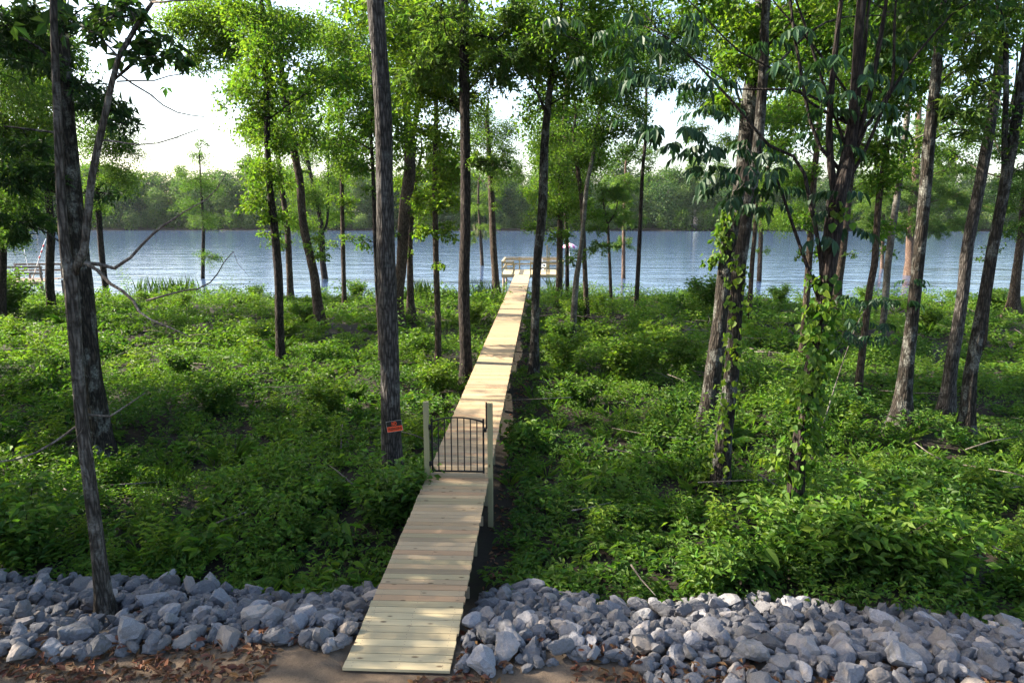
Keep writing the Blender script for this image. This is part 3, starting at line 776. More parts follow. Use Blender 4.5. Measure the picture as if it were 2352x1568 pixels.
tree('hardwood_tree', 'brown swollen footed trunk near the right picture edge by the water', [(2325, 730, 26), (2331, 660, 21), (2340, 586, 18), (2350, 488, 16), (2358, 380, 14)],
     'bark_brown', 'oak', [(2330, 430, 40), (2345, 515, 30), (2340, 330, 28), (2310, 470, 26)], 0.7, tall=4, topblobs=2, flare=1.1, tint=0.5)
spotted = tree('hardwood_tree', 'tall dark trunk with pale lichen spots behind the slender tree in the rocks', [(236, 1065, 48), (225, 960, 43), (213, 880, 41), (203, 800, 40), (195, 700, 39), (185, 600, 38), (172, 500, 37), (163, 400, 36), (152, 260, 32), (143, 130, 30), (134, 0, 28)],
     'bark_lichen', 'cypress_dark', [(190, 200, 40), (225, 228, 40), (262, 255, 40), (292, 285, 30), (60, 110, 75), (15, 60, 65), (110, 150, 55), (100, 400, 55), (30, 400, 75), (40, 510, 65), (70, 330, 55), (95, 30, 60), (200, 60, 45), (250, 20, 45)], 0.8, auto=0, sprays=1, tall=7, topblobs=5,
     stems=[[(150, 160, 8), (90, 110, 6), (30, 80, 4)], [(158, 320, 7), (90, 300, 5), (10, 290, 4)], [(155, 190, 7), (210, 225, 6), (290, 280, 3)]], tint=0.35)
rock_tree = tree('hardwood_tree', 'slender grey tree rooted in the rock bank, dividing into pale forked stems', [(243, 1412, 38), (228, 1290, 31), (213, 1170, 29), (200, 1070, 28), (188, 980, 27), (180, 880, 26), (172, 780, 27), (166, 690, 30), (163, 640, 31), (150, 586, 22), (139, 440, 19), (131, 244, 17), (122, 0, 15)],
     'bark_pale', 'maple', [(262, 38, 36), (325, 105, 38), (388, 90, 34), (345, 140, 26), (230, 80, 26), (300, 25, 30), (410, 130, 22)], 0.55, auto=0, sprays=0, tall=4, topblobs=3, tint=0.35,
     stems=[[(168, 660, 20), (193, 576, 18), (210, 415, 16), (244, 254, 14), (273, 132, 12), (317, 54, 10), (354, 0, 8)]],
     bare=[[(266, 165, 5), (330, 215, 4), (385, 252, 3), (440, 262, 2)], [(230, 320, 4), (312, 329, 3), (380, 312, 3), (429, 288, 2)], [(270, 188, 4), (340, 178, 3), (439, 151, 2)],
           [(196, 604, 10), (229, 610, 9), (263, 615, 8), (302, 590, 7), (351, 537, 6), (400, 500, 4), (470, 460, 3), (520, 400, 2)],
           [(200, 606, 9), (235, 622, 9), (273, 649, 8), (332, 683, 7), (356, 708, 5), (420, 735, 4), (488, 760, 2)], [(340, 690, 5), (430, 665, 4), (500, 645, 3), (556, 571, 2)],
           [(182, 924, 6), (188, 960, 6), (224, 969, 5), (252, 950, 4), (282, 927, 2)], [(176, 975, 5), (140, 1008, 5), (84, 1034, 4), (0, 1034, 3), (-40, 1020, 3)], [(354, 6, 6), (420, 15, 4), (520, 20, 3)]])

OFF_TREES = [(-14.5, 4.5, 13), (-16.0, 12.0, 15), (-27, 9.5, 17), (-20, 0.5, 17), (-19, 17.5, 16), (-26, 14, 18), (-25, -2, 18), (-32, 1, 19), (-30, 19, 18), (-38, 12.5, 20), (-17.5, -4, 16), (-24, 22, 17), (-40, 5.5, 18)]
SHRUBS = [(0, 1290, 850, 1.0, 'bright leafy shrub right of the mossy trunk by the boardwalk'), (1, 1440, 880, 1.0, 'big sunlit shrub in the middle of the clearing right of the boardwalk'),
          (0, 1520, 810, 1.0, 'lime green shrub farther back from the big sunlit shrub'), (2, 1330, 935, 0.8, 'low shrub between the boardwalk ditch and the sunlit shrubs'),
          (3, 1625, 725, 1.5, 'tall dense shrub at the shore left of the paired trunks'), (4, 905, 1200, 1.3, 'leafy bush hiding the foot of the sign tree'),
          (4, 880, 1175, 0.9, 'smaller bush left of the leafy bush at the sign tree'), (2, 700, 745, 1.0, 'sunny yellow green shrub left of the swollen foot of the bent tree'),
          (1, 660, 790, 0.8, 'round bright shrub near the foot of the slender black trunk'), (0, 1085, 745, 0.9, 'bright shrub left of the boardwalk behind the reddish streaked trunk'),
          (2, 960, 830, 1.0, 'shrub left of the spindly maple leaved trunk'), (1, 1000, 905, 0.7, 'leafy shrub in front of the dark straight trunk'),
          (4, 1640, 1365, 1.0, 'small lime green bush on the back edge of the rocks'), (4, 1990, 1330, 1.6, 'dark broad bush spilling over the rocks below the ivy clad tree'),
          (4, 2100, 1340, 1.5, 'dark bush spilling over the rocks on its neighbour\'s right'), (4, 1850, 1320, 1.3, 'dark bush around the foot of the ivy clad tree'),
          (3, 12, 735, 1.3, 'dense dark thicket in front of the old brown dock'), (2, 500, 950, 0.9, 'rounded shrub in the shade left of the sign tree, nearest the middle'),
          (0, 760, 960, 0.9, 'shaded shrub a little left of the sign tree'), (2, 420, 870, 0.9, 'green mound of a shrub right of the spotted trunk'),
          (1, 1320, 740, 0.8, 'lime green shrub near the foot of the pale stubbed tree'), (0, 2130, 760, 0.9, 'sunny shrub among the leaning trunks on the right'),
          (2, 2290, 690, 1.0, 'low shrub near the shore beyond the leaning trunks'), (4, 60, 1290, 1.4, 'leafy light green bush at the back of the rocks near the left picture edge'),
          (2, 330, 700, 1.0, 'dark green shrub at the shore between reeds and dead branches'), (2, 560, 705, 1.0, 'low dense shrub at the shore below the sparse small tree'),
          (0, 2180, 690, 0.8, 'yellow green shrub on the shore by the broad pale cypress')]
SHRUBS += [(3, 820, 690, 0.9, 'rounded shore shrub between the pole straight tree and the sign tree'), (3, 590, 695, 0.8, 'dark shore shrub left of the slender black trunk'), (4, 420, 705, 1.3, 'low spreading bush among the reeds'),
           (1, 1370, 715, 0.9, 'bright shrub at the shore behind the thin leaning brown trunk'), (3, 1790, 705, 0.9, 'dark shore shrub between the paired trunks and the ivy clad tree'),
           (1, 1985, 690, 0.9, 'light shrub at the shore by the slender pale cypress pole'), (3, 2280, 720, 0.9, 'dense shrub between the long leaning trunks near the shore'), (0, 1480, 850, 1.1, 'lime green shrub touching the big sunlit shrub'),
           (0, 1380, 800, 0.9, 'yellow green shrub right of the pale stubbed tree'), (1, 1570, 860, 0.9, 'sunny shrub in front of the bleached branches'), (2, 1290, 790, 0.9, 'yellow green shrub by the boardwalk behind the mossy trunk')]
HICKORY = [(1455, 275), (1478, 290), (1505, 300), (1530, 290), (1560, 325), (1590, 340), (1620, 330), (1650, 345), (1680, 340), (1610, 380), (1650, 395), (1690, 400), (1720, 380), (1750, 415),
           (1700, 445), (1655, 430), (1785, 385), (1795, 430), (1740, 470), (1630, 250), (1662, 240), (1600, 190), (1380, 180), (1420, 160), (1460, 185), (1500, 170), (1440, 100), (1480, 90),
           (1520, 110), (1400, 70), (1560, 90), (1350, 130), (1770, 350), (1730, 320), (1720, 430), (1790, 470), (1640, 180), (1560, 180), (1580, 290), (1300, 40), (1440, 40), (1560, 40),
           (1900, 250), (1950, 215), (2000, 235), (1870, 300), (1940, 330), (1980, 170), (2060, 180), (1860, 180), (1900, 130), (1990, 90), (2040, 130), (1840, 60), (1960, 60), (2090, 90), (1760, 90), (1800, 150), (1935, 440), (1910, 480), (1950, 520), (1890, 540), (2020, 290)]
HAZE = 0.00006

# ------------------------------------------------------------------ unseen trees left of the frame, added to shade the near bank
def copy_tree(o, loc, rz=0.0, s=1.0, label=None):
    c = o.copy(); link(c)
    c.location = loc; c.rotation_euler = (0, 0, rz); c.scale = (s, s, s * rnd.uniform(0.92, 1.08))
    if label: c['label'] = label
    for ch in o.children:
        d = ch.copy(); link(d); d.parent = c
    return c
SHADE = []
for k, (x, y, hh) in enumerate(OFF_TREES):
    zb = float(ground_z(x, y))
    if k >= 3:
        copy_tree(SHADE[k % 3], (x, y, zb), rnd.random() * 6.28, hh / 16.5)
        continue
    hh = 16.5
    root = empty('shade_tree', (x, y, zb))
    tag(root, 'unseen tall tree added to shade the near bank from the west', 'tree', 'unseen shade trees added west of the clearing')
    S = spline(np.array([[0, 0, -0.2, 0.26], [0.2, 0.1, hh * 0.4, 0.2], [0.1, 0.3, hh * 0.75, 0.12], [0.2, 0.2, hh, 0.04]]), 0.6)
    mb = MB(); V_, F_ = tube_np(S[:, :3], S[:, 3], 9, 0.05, k); mb.add(V_, F_); mb.build('trunk', M['bark_dark'], root, True)
    parts = []
    for q in range(12):
        c = np.array([rnd.uniform(-2.8, 2.8), rnd.uniform(-2.8, 2.8), hh * (0.22 + 0.8 * q / 12)])
        part, tips = blob_leaves(c, rnd.uniform(1.4, 2.1), 620, 'oak', 2.2, 0.4)
        parts.append(part)
        kk = int(np.argmin(np.abs(S[:, 2] - c[2] + 1.2)))
        limb_mesh(S[kk, :3], 0.06, c, tips, 30).build('limb', M['bark_dark'], root, True)
    obj('crown', leafmesh('crown', parts), M['leaf_oak'], root, kind='stuff')
    SHADE.append(root)

# ------------------------------------------------------------------ the far bank: every tree a copy of one of seven kinds
def far_tree_proto(name, H, wid, nb, nl, lab, mat, size, tint, low=0.12, conical=0.0):
    root = empty(name, (0, 0, -500))
    tag(root, lab, 'tree', 'trees along the far bank')
    S = spline(np.array([[0, 0, -0.8, 0.28], [0.15, 0.1, H * 0.4, 0.2], [0.0, 0.1, H * 0.9, 0.05]]), 2.0)
    mb = MB(); V_, F_ = tube_np(S[:, :3], S[:, 3], 6); mb.add(V_, F_)
    for q in range(5):
        z = H * rnd.uniform(0.3, 0.75); a = rnd.random() * 6.28; l = wid * 0.4
        mb.tube(np.array([[0.08, 0.1, z], [math.cos(a) * l, math.sin(a) * l, z + l * 0.6]]), np.array([0.09, 0.03]), 5)
    mb.build('trunk', M['bark_smooth'], root, True)
    VV = []
    for q in range(nb):
        f = (q + 0.5) / nb
        z = H * (low + (0.97 - low) * f)
        prof = math.sin(math.pi * min(1, 0.22 + 0.75 * f)) ** 0.6 if not conical else (1 - f) ** 0.7 + 0.12
        rb = wid * (0.26 + 0.12 * rnd.random()) * (0.7 + 0.3 * prof)
        a = q * 2.4 + rnd.random(); rr = wid * 0.36 * prof * (0.5 + 0.5 * rnd.random())
        c = np.array([math.cos(a) * rr, math.sin(a) * rr, z])
        n = int(nl / nb)
        e = unit(R.standard_normal((n, 3)))
        base = c + e * (rb * (0.55 + 0.5 * R.random((n, 1)))) * np.array([1, 1, 0.75]) + R.standard_normal((n, 3)) * 0.12 * rb
        d = e * 0.5 + R.standard_normal((n, 3)) * 0.6 + np.array([0, 0, -0.3])
        s = size * (0.6 + 0.8 * R.random(n))
        V_, F_, per = leaves4(base, d, e + np.array([0, 0, 0.8]) + R.standard_normal((n, 3)) * 0.5, s, s * 0.7)
        VV.append((V_, F_, per, np.clip(tint + 0.2 * R.standard_normal() + 0.12 * R.standard_normal(n), 0, 1)))
    obj('crown', leafmesh('crown', VV), M[mat], root, kind='stuff')
    return root

FAR = [far_tree_proto('far_tree', 16, 11, 16, 4200, 'broad round green tree', 'leaf_far', 0.62, 0.5),
       far_tree_proto('far_tree', 18.5, 10, 17, 4200, 'tall dark tree', 'leaf_oak', 0.62, 0.2),
       far_tree_proto('far_tree', 14, 9, 13, 3400, 'pale yellowish tree', 'leaf_far', 0.55, 0.95),
       far_tree_proto('far_tree', 20, 7, 16, 3200, 'narrow pointed tree', 'leaf_oak', 0.5, 0.35, 0.25, 1.0),
       far_tree_proto('far_tree', 15, 12, 15, 4200, 'wide spreading tree', 'leaf_far', 0.6, 0.3),
       far_tree_proto('far_tree', 18, 8, 14, 2600, 'open crowned tree', 'leaf_far', 0.55, 0.7, 0.4)]
BUSH = [far_tree_proto('far_bush', 4.0, 5.5, 8, 1500, 'low pale bush', 'leaf_far', 0.42, 0.9, 0.05),
        far_tree_proto('far_bush', 5.0, 6.0, 8, 1600, 'low dark overhanging bush', 'leaf_oak', 0.45, 0.3, 0.02)]
for o in BUSH: o['category'] = 'bush'; o['group'] = 'bushes at the far waterline'

used = set()
def put(o, x, y, s):
    z = float(ground_z(x, y)) - 0.1
    side = 'left of the dock' if x < -3.5 else ('right of the dock' if x > 2 else 'straight beyond the dock')
    row = ' at the far waterline, ' if o in BUSH else (', front row' if y < 234.5 else (', middle rows' if y < 244 else ', rear row')) + ' across the river, '
    if o.name not in used:
        used.add(o.name); o['base_label'] = o['label']; o.location = (x, y, z); o.scale = (s, s, s)
    else:
        o2 = copy_tree(o, (x, y, z), rnd.random() * 6.28, s); o2['label'] = o['base_label']; o = o2
    o['label'] = o['base_label'] + row + ('far out ' if abs(x) > 90 else '') + side
    return o
for y0, step, pool, sc in ((226, 4.6, BUSH, (0.7, 1.25)), (231, 7.0, [FAR[0], FAR[2], FAR[4], FAR[5], FAR[0]], (0.75, 1.05)),
                           (239, 7.5, [FAR[0], FAR[1], FAR[4], FAR[1], FAR[5]], (0.85, 1.15)), (250, 7.5, [FAR[1], FAR[0], FAR[3], FAR[1], FAR[4]], (0.9, 1.2))):
    x = -205.0
    while x < 200:
        put(rnd.choice(pool), x + rnd.uniform(-1.5, 1.5), y0 + rnd.uniform(-2.2, 2.2), rnd.uniform(*sc))
        x += step * rnd.uniform(0.7, 1.3)

# ------------------------------------------------------------------ boardwalk
bw = empty('boardwalk', (WX, 7.17, 0))
tag(bw, 'long narrow new pine boardwalk running from the sandy bank out to the river dock', 'boardwalk')
PITCHB, NB = 0.1432, 349
def plank_mesh(w_, l_=0.1345, th=0.038):
    return MB().box((0, 0, 0), (w_, l_, th), ch=0.003).mesh('plank')
PM = [plank_mesh(1.22 + d) for d in (-0.008, 0.0, 0.006, 0.011)]
for me in PM: me.materials.append(M['deck'])
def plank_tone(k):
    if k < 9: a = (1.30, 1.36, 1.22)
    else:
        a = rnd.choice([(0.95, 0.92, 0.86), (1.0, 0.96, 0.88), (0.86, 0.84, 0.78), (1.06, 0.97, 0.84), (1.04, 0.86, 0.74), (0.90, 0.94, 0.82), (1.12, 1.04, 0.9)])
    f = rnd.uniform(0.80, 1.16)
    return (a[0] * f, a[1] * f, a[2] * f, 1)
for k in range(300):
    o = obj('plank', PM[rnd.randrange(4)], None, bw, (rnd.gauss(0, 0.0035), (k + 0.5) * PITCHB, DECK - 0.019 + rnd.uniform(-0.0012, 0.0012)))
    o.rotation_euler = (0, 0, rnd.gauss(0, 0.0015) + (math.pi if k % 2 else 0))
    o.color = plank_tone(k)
nh = MB()
for k in range(110):
    for sx in (-0.52, 0.0, 0.52):
        for dy in (-0.035, 0.035):
            x_, y_ = sx + rnd.gauss(0, 0.006), (k + 0.5) * PITCHB + dy + rnd.gauss(0, 0.004)
            a = np.arange(6) * math.pi / 3
            nh.add(np.concatenate([np.stack([x_ + 0.0055 * np.cos(a), y_ + 0.0055 * np.sin(a), 0 * a + DECK - 0.002], 1), np.stack([x_ + 0.005 * np.cos(a), y_ + 0.005 * np.sin(a), 0 * a + DECK + 0.0018], 1)]),
                   [[q, (q + 1) % 6, (q + 1) % 6 + 6, q + 6] for q in range(6)] + [[6, 7, 8, 9, 10, 11]])
nh.build('nail_head', M['old_wood'], bw, kind='stuff')
mb = MB()
for k in range(300, NB):
    mb.box((rnd.uniform(-0.006, 0.006), (k + 0.5) * PITCHB, DECK - 0.019), (1.22, 0.1385, 0.038), ch=0.003)
mb.build('plank', M['deck'], bw, kind='stuff')
for sx in (-0.52, 0.0, 0.52):
    MB().box((sx, 24.9, DECK - 0.038 - 0.095), (0.04, 49.4, 0.185)).build('stringer', M['timber_long'], bw)
PMESH = {}
for k in range(21):
    yy = 2.15 + k * 2.4
    for sx in (-0.45, 0.45):
        x, y = WX + sx, 7.17 + yy
        zb = float(ground_z(x, y)) - 0.1 if y < 52 else -1.4
        L = DECK - 0.05 - zb
        MB().box((0, 0, 0), (0.089, 0.089, L), ch=0.004).build('post', M['timber'], bw, loc=(sx, yy, zb + L / 2))
    MB().box((0, yy + 0.07, DECK - 0.038 - 0.28), (1.2, 0.04, 0.17)).build('cross_beam', M['deck'], bw)

# ------------------------------------------------------------------ gate on the boardwalk
GY = 13.12
gt = empty('garden_gate', (WX, GY, DECK))
tag(gt, 'black arched metal gate hung between two square timber posts on the boardwalk', 'gate')
for sx, dz in ((-0.60, 0.02), (0.635, 0.0)):
    H = 1.47 + dz + 1.05
    o = MB().box((0, 0, 0), (0.10, 0.10, H), ch=0.005).build('gate_post', M['timber'], gt, loc=(sx, 0, H / 2 - 1.05))
    o.color = (0.95, 0.98, 0.88, 1)
MB().box((0, 0, 0), (1.05, 0.04, 0.055), ch=0.003).build('threshold_board', M['deck'], gt, loc=(0, 0.005, 0.029))
x0, x1, zb_, zt = -0.495, 0.505, 0.10, 1.13
MB().box((0, 0, 0), (0.035, 0.035, zt - zb_ + 0.06), ch=0.003).build('stile', M['black'], gt, loc=(x0, 0, (zt + zb_) / 2))
MB().box((0, 0, 0), (0.035, 0.035, zt - zb_ + 0.06), ch=0.003).build('stile', M['black'], gt, loc=(x1, 0, (zt + zb_) / 2))
MB().box((0, 0, 0), (x1 - x0, 0.03, 0.03)).build('bottom_rail', M['black'], gt, loc=((x0 + x1) / 2, 0, zb_))
def arch(x): return zt - 0.03 + 0.085 * (1 - ((x - (x0 + x1) / 2) / ((x1 - x0) / 2)) ** 2)
xs = np.linspace(x0, x1, 17)
MB().tube(np.array([[x, 0, arch(x)] for x in xs]), np.full(17, 0.017), 8).build('arched_rail', M['black'], gt, True)
for k in range(7):
    x = x0 + (x1 - x0) * (k + 1) / 8
    MB().box((0, 0, 0), (0.021, 0.021, arch(x) - zb_)).build('bar', M['black'], gt, loc=(x, 0, (arch(x) + zb_) / 2))
wm = MB()
for k in range(1, 28):
    x = x0 + (x1 - x0) * k / 28
    wm.box((x, 0.014, zb_ + 0.33), (0.0016, 0.0016, 0.64))
for k in range(20):
    wm.box(((x0 + x1) / 2, 0.0158, zb_ + 0.02 + k * 0.033), (x1 - x0, 0.0016, 0.0016))
wm.build('wire_mesh', M['steel'], gt, kind='stuff')
for z in (0.26, 1.0):
    h = MB().box((0, 0, 0), (0.055, 0.045, 0.085), ch=0.006).build('hinge', M['black'], gt, loc=(-0.53, -0.03, z))
    MB().tube(np.array([[-0.0, -0.028, -0.05], [0.0, -0.028, 0.05]]), np.array([0.012, 0.012]), 8).build('hinge_pin', M['black'], h, True)
MB().box((0, 0, 0), (0.03, 0.035, 0.52), ch=0.004).build('latch_rod', M['black'], gt, loc=(0.567, -0.035, 1.24))
lt = MB().box((0, 0, 0), (0.075, 0.05, 0.06), ch=0.01).build('latch', M['black'], gt, loc=(0.535, -0.05, 0.95))
MB().tube(np.array([[0.0, -0.03, 0.035], [0.0, -0.03, 0.065]]), np.array([0.02, 0.016]), 10).build('latch_knob', M['black'], lt, True)

# ------------------------------------------------------------------ no trespassing sign on the grey trunk
stS = sign_tree[1]
sp_ = at_y(911, 971, sign_tree[2][1])
k = int(np.argmin(np.abs(stS[:, 2] - sp_[2])))
tr_r = float(stS[k, 3])
pos = np.array([sp_[0], stS[k, 1] - tr_r * 1.03 - 0.012, sp_[2]])
sg = empty('warning_sign', pos)
sg.rotation_euler = (0, rad(-7), rad(9))
tag(sg, 'black and orange no trespassing sign nailed to the big grey trunk', 'sign')
M['sign_border'] = plain('sign_border', (0.42, 0.38, 0.34), 0.45, 0.4, 0, 0.08)
SW, SH = 0.325, 0.235
MB().box((0, 0, 0), (SW, 0.004, SH)).build('sign_panel', M['sign_border'], sg)
MB().box((0, -0.0035, SH * 0.235), (SW - 0.010, 0.002, SH * 0.485)).build('black_field', M['sign_black'], sg)
MB().box((0, -0.0035, -SH * 0.245), (SW - 0.010, 0.002, SH * 0.455)).build('orange_field', M['sign_orange'], sg)
def text(s, size, width, mat, loc, name):
    cu = bpy.data.curves.new('lettering', 'FONT')
    cu.body = s; cu.size = size; cu.align_x = 'CENTER'; cu.align_y = 'CENTER'; cu.extrude = 0.0006; cu.offset = size * 0.030
    to = bpy.data.objects.new('lettering_source', cu); link(to)
    bpy.context.view_layer.update()
    me = bpy.data.meshes.new_from_object(to.evaluated_get(bpy.context.evaluated_depsgraph_get()))
    bpy.data.objects.remove(to)
    n = len(me.vertices); V = np.zeros(n * 3, np.float32); me.vertices.foreach_get('co', V); V = V.reshape(-1, 3)
    sx = width / (V[:, 0].max() - V[:, 0].min())
    V[:, 0] *= sx
    W_ = np.stack([V[:, 0], -V[:, 2], V[:, 1]], 1)
    me.vertices.foreach_set('co', W_.ravel()); me.update()
    me.materials.clear()
    return obj(name, me, mat, sg, loc)
text('NO', 0.115, 0.10, M['sign_orange'], (0, -0.0055, SH * 0.22), 'lettering')
text('TRESPASSING', 0.082, SW - 0.03, M['sign_black'], (0, -0.0055, -SH * 0.245), 'lettering')
for sx in (-1, 1):
    MB().tube(np.array([[sx * (SW / 2 - 0.012), -0.001, SH * 0.42], [sx * (SW / 2 - 0.012), -0.006, SH * 0.42]]), np.array([0.004, 0.004]), 8).build('nail', M['steel'], sg)

# ------------------------------------------------------------------ dock at the end of the boardwalk
DX0, DX1, DY0, DY1 = -3.30, 1.70, 57.18, 62.0
dk = empty('river_dock', ((DX0 + DX1) / 2, (DY0 + DY1) / 2, 0))
tag(dk, 'pale timber dock with railings standing on posts in the river', 'dock')
dcx, dcy = dk.location[0], dk.location[1]
DPM = MB().box((0, 0, 0), (DX1 - DX0, 0.1385, 0.038), ch=0.003).mesh('plank'); DPM.materials.append(M['deck'])
for k in range(int((DY1 - DY0) / 0.1432)):
    o = obj('plank', DPM, None, dk, (0, DY0 + (k + 0.5) * 0.1432 - dcy, DECK - 0.019))
    o.color = plank_tone(3)
def dbox(name, c, d, mat='deck', ch=0.004):
    o = MB().box((0, 0, 0), d, ch=ch).build(name, M[mat], dk, loc=(c[0] - dcx, c[1] - dcy, c[2])); o.color = (1.05, 1.05, 0.9, 1)
    return o
for yy in (DY0 + 0.02, DY1 - 0.02): dbox('rim_joist', ((DX0 + DX1) / 2, yy, DECK - 0.14), (DX1 - DX0, 0.04, 0.2))
for xx in (DX0 + 0.02, DX1 - 0.02): dbox('rim_joist', (xx, (DY0 + DY1) / 2, DECK - 0.14), (0.04, DY1 - DY0 - 0.1, 0.2), 'timber_long')
for xx in (DX0 + 0.15, -0.25, DX1 - 0.15):
    for yy in (DY0 + 0.15, DY1 - 0.2):
        MB().tube(np.array([[0, 0, -2.0], [0, 0, DECK - 0.05]]), np.array([0.10, 0.09]), 10).build('piling', M['old_wood'], dk, True, (xx - dcx, yy - dcy, 0))
def dbar(name, p, q, a, b, mat='deck'):
    o = MB().bar(np.array(p) - [dcx, dcy, 0], np.array(q) - [dcx, dcy, 0], a, b).build(name, M[mat], dk); o.color = (1.05, 1.05, 0.9, 1); return o
dbar('brace', (DX0 + 0.15, DY0 + 0.1, DECK - 0.15), (-2.2, DY0 + 0.12, 0.35), 0.09, 0.05, 'old_wood')
dbar('brace', (0.55, DY0 + 0.1, 0.35), (-0.15, DY0 + 0.14, DECK - 0.12), 0.09, 0.05, 'old_wood')
dbar('brace', (0.45, DY0 + 0.18, 0.3), (1.5, DY0 + 0.1, DECK - 0.2), 0.09, 0.05, 'old_wood')
RP = 1.03
fposts = [DX0 + 0.05, -2.33, -0.95, 0.35, DX1 - 0.05]
for xx in fposts: dbox('rail_post', (xx, DY0 + 0.06, DECK + RP / 2), (0.09, 0.09, RP), 'timber')
for xx in (DX0 + 0.05, -2.0, -0.75, 0.5, DX1 - 0.05): dbox('rail_post', (xx, DY1 - 0.06, DECK + RP / 2), (0.09, 0.09, RP), 'timber')
for a, b in ((DX0, -2.28), (-1.0, DX1)):
    for z, hgt, dep in ((RP + 0.02, 0.04, 0.14), (RP - 0.09, 0.12, 0.035), (0.50, 0.10, 0.035)):
        dbox('rail', ((a + b) / 2, DY0 + (0.06 if dep > 0.1 else 0.0), DECK + z), (b - a, dep, hgt))
for z, hgt, dep in ((RP + 0.02, 0.04, 0.14), (RP - 0.12, 0.15, 0.035), (0.50, 0.10, 0.035)):
    dbox('rail', ((DX0 + DX1) / 2, DY1 - (0.06 if dep > 0.1 else 0.12), DECK + z), (DX1 - DX0, dep, hgt))
    for xx in (DX0 + 0.05, DX1 - 0.05):
        dbox('rail', (xx + (0 if dep > 0.1 else 0.06 * (1 if xx < 0 else -1)), (DY0 + DY1) / 2, DECK + z - 0.0015), (dep, DY1 - DY0 - 0.22, hgt), 'timber_long')
dbox('bench_seat', (-2.78, DY1 - 0.45, DECK + 0.45), (0.9, 0.36, 0.04))
for xx in (-3.1, -2.45): dbox('bench_leg', (xx, DY1 - 0.45, DECK + 0.215), (0.07, 0.3, 0.42), 'timber')
for xx, hh in ((0.36, 2.35), (0.52, 2.15)):
    dbox('tall_post', (xx, DY0 + 0.20, DECK + hh / 2 - 0.4), (0.09, 0.09, hh + 0.8), 'timber')

ch = empty('deck_chair', (-0.1, DY1 - 1.3, DECK)); ch.rotation_euler = (0, 0, rad(20))
tag(ch, 'white slatted chair standing on the dock behind the mossy trunk', 'chair')
for k in range(5): MB().bar((-0.22 + k * 0.11, 0.18, 0.35), (-0.24 + k * 0.12, 0.52, 1.02), 0.09, 0.02).build('back_slat', M['white'], ch)
for k in range(5): MB().box((0, -0.30 + k * 0.11, 0.38 - k * 0.02), (0.52, 0.09, 0.02)).build('seat_slat', M['white'], ch)
for sx in (-0.3, 0.3):
    MB().box((sx, -0.05, 0.58), (0.11, 0.66, 0.022)).build('arm', M['white'], ch)
    MB().box((sx, -0.33, 0.284), (0.07, 0.03, 0.567)).build('leg', M['white'], ch)
    MB().bar((sx * 0.87, -0.35, 0.36), (sx * 0.87, 0.5, 0.02), 0.03, 0.1).build('leg', M['white'], ch)

um = empty('parasol', tuple(at_y(1308, 575, DY1 - 0.7)[:2]) + (DECK,))
tag(um, 'pink and white striped parasol on the right corner of the dock', 'parasol')
MB().tube(np.array([[0, 0, 0.0], [0, 0, 2.35]]), np.array([0.018, 0.018]), 8).build('pole', M['white'], um, True)
MB().tube(np.array([[0, 0, 0.0], [0, 0, 0.08]]), np.array([0.2, 0.17]), 14).build('base', M['white'], um, True)
for k in range(16):
    a0, a1 = k * math.pi / 8, (k + 1) * math.pi / 8
    rows = []
    for r_, z in ((0.02, 2.32), (0.28, 2.25), (0.50, 2.14), (0.66, 2.02), (0.66, 1.95)):
        for z2 in (0.0,):
            rows.append([(r_ * math.cos(a0), r_ * math.sin(a0), z), (r_ * math.cos(a1), r_ * math.sin(a1), z)])
    mbp = MB()
    V_ = [p for rr in rows for p in rr] + [(p[0] * 0.985, p[1] * 0.985, p[2] - 0.012) for rr in rows for p in rr]
    n5 = len(rows); F_ = []
    for q in range(n5 - 1):
        F_.append([2 * q, 2 * q + 1, 2 * q + 3, 2 * q + 2]); o5 = 2 * n5
        F_.append([o5 + 2 * q + 2, o5 + 2 * q + 3, o5 + 2 * q + 1, o5 + 2 * q])
    mbp.add(V_, F_)
    mbp.build('canopy_panel', M['pink' if k % 2 else 'white'], um, True)

# ------------------------------------------------------------------ the neighbour's old dock and the leaning pole on the left
nc = at_y(66, 640, 53.0)
nd = empty('old_dock', (nc[0], 53.0, 0)); nd.rotation_euler = (0, 0, rad(8))
tag(nd, 'old brown timber dock with railing behind the brushy thicket', 'dock')
def nbox(name, c, d): return MB().box((0, 0, 0), d, ch=0.005).build(name, M['old_wood'], nd, loc=c)
for k in range(22): nbox('plank', (0, -1.5 + k * 0.147, 1.1), (3.6, 0.14, 0.04))
nbox('rim_joist', (0, -1.6, 0.96), (3.6, 0.05, 0.22))
for xx in (-1.7, 0.1, 1.7):
    nbox('piling', (xx, -1.45, -0.2), (0.14, 0.14, 2.3)); nbox('piling', (xx, 1.45, -0.2), (0.14, 0.14, 2.3))
    nbox('rail_post', (xx, -1.4, 1.65), (0.1, 0.1, 1.06)); nbox('rail_post', (xx, 1.5, 1.65), (0.1, 0.1, 1.06))
for z in (2.2, 1.72):
    nbox('rail', (0, -1.46, z), (3.7, 0.05, 0.14)); nbox('rail', (0, 1.56, z), (3.7, 0.05, 0.14))
lp = empty('leaning_pole', (nc[0] + 0.15, 53.6, 1.12))
tag(lp, 'slender white pole with red bands leaning above the old brown dock', 'pole')
P0 = np.array([-0.3, 0, 0]); P1 = np.array([1.15, 0, 3.1])
MB().tube(np.array([P0, P1]), np.array([0.05, 0.03]), 8).build('shaft', M['white'], lp, True)
for f in (0.52, 0.66, 0.80):
    q = P0 + (P1 - P0) * f; q2 = P0 + (P1 - P0) * (f + 0.06)
    MB().tube(np.array([q, q2]), np.array([0.048, 0.047]), 8).build('band', M['red'], lp, True)
wp = empty('slim_pole', (nc[0] - 0.45, 53.8, 1.12))
tag(wp, 'slim upright white pole beside the railing of the old brown dock', 'pole')
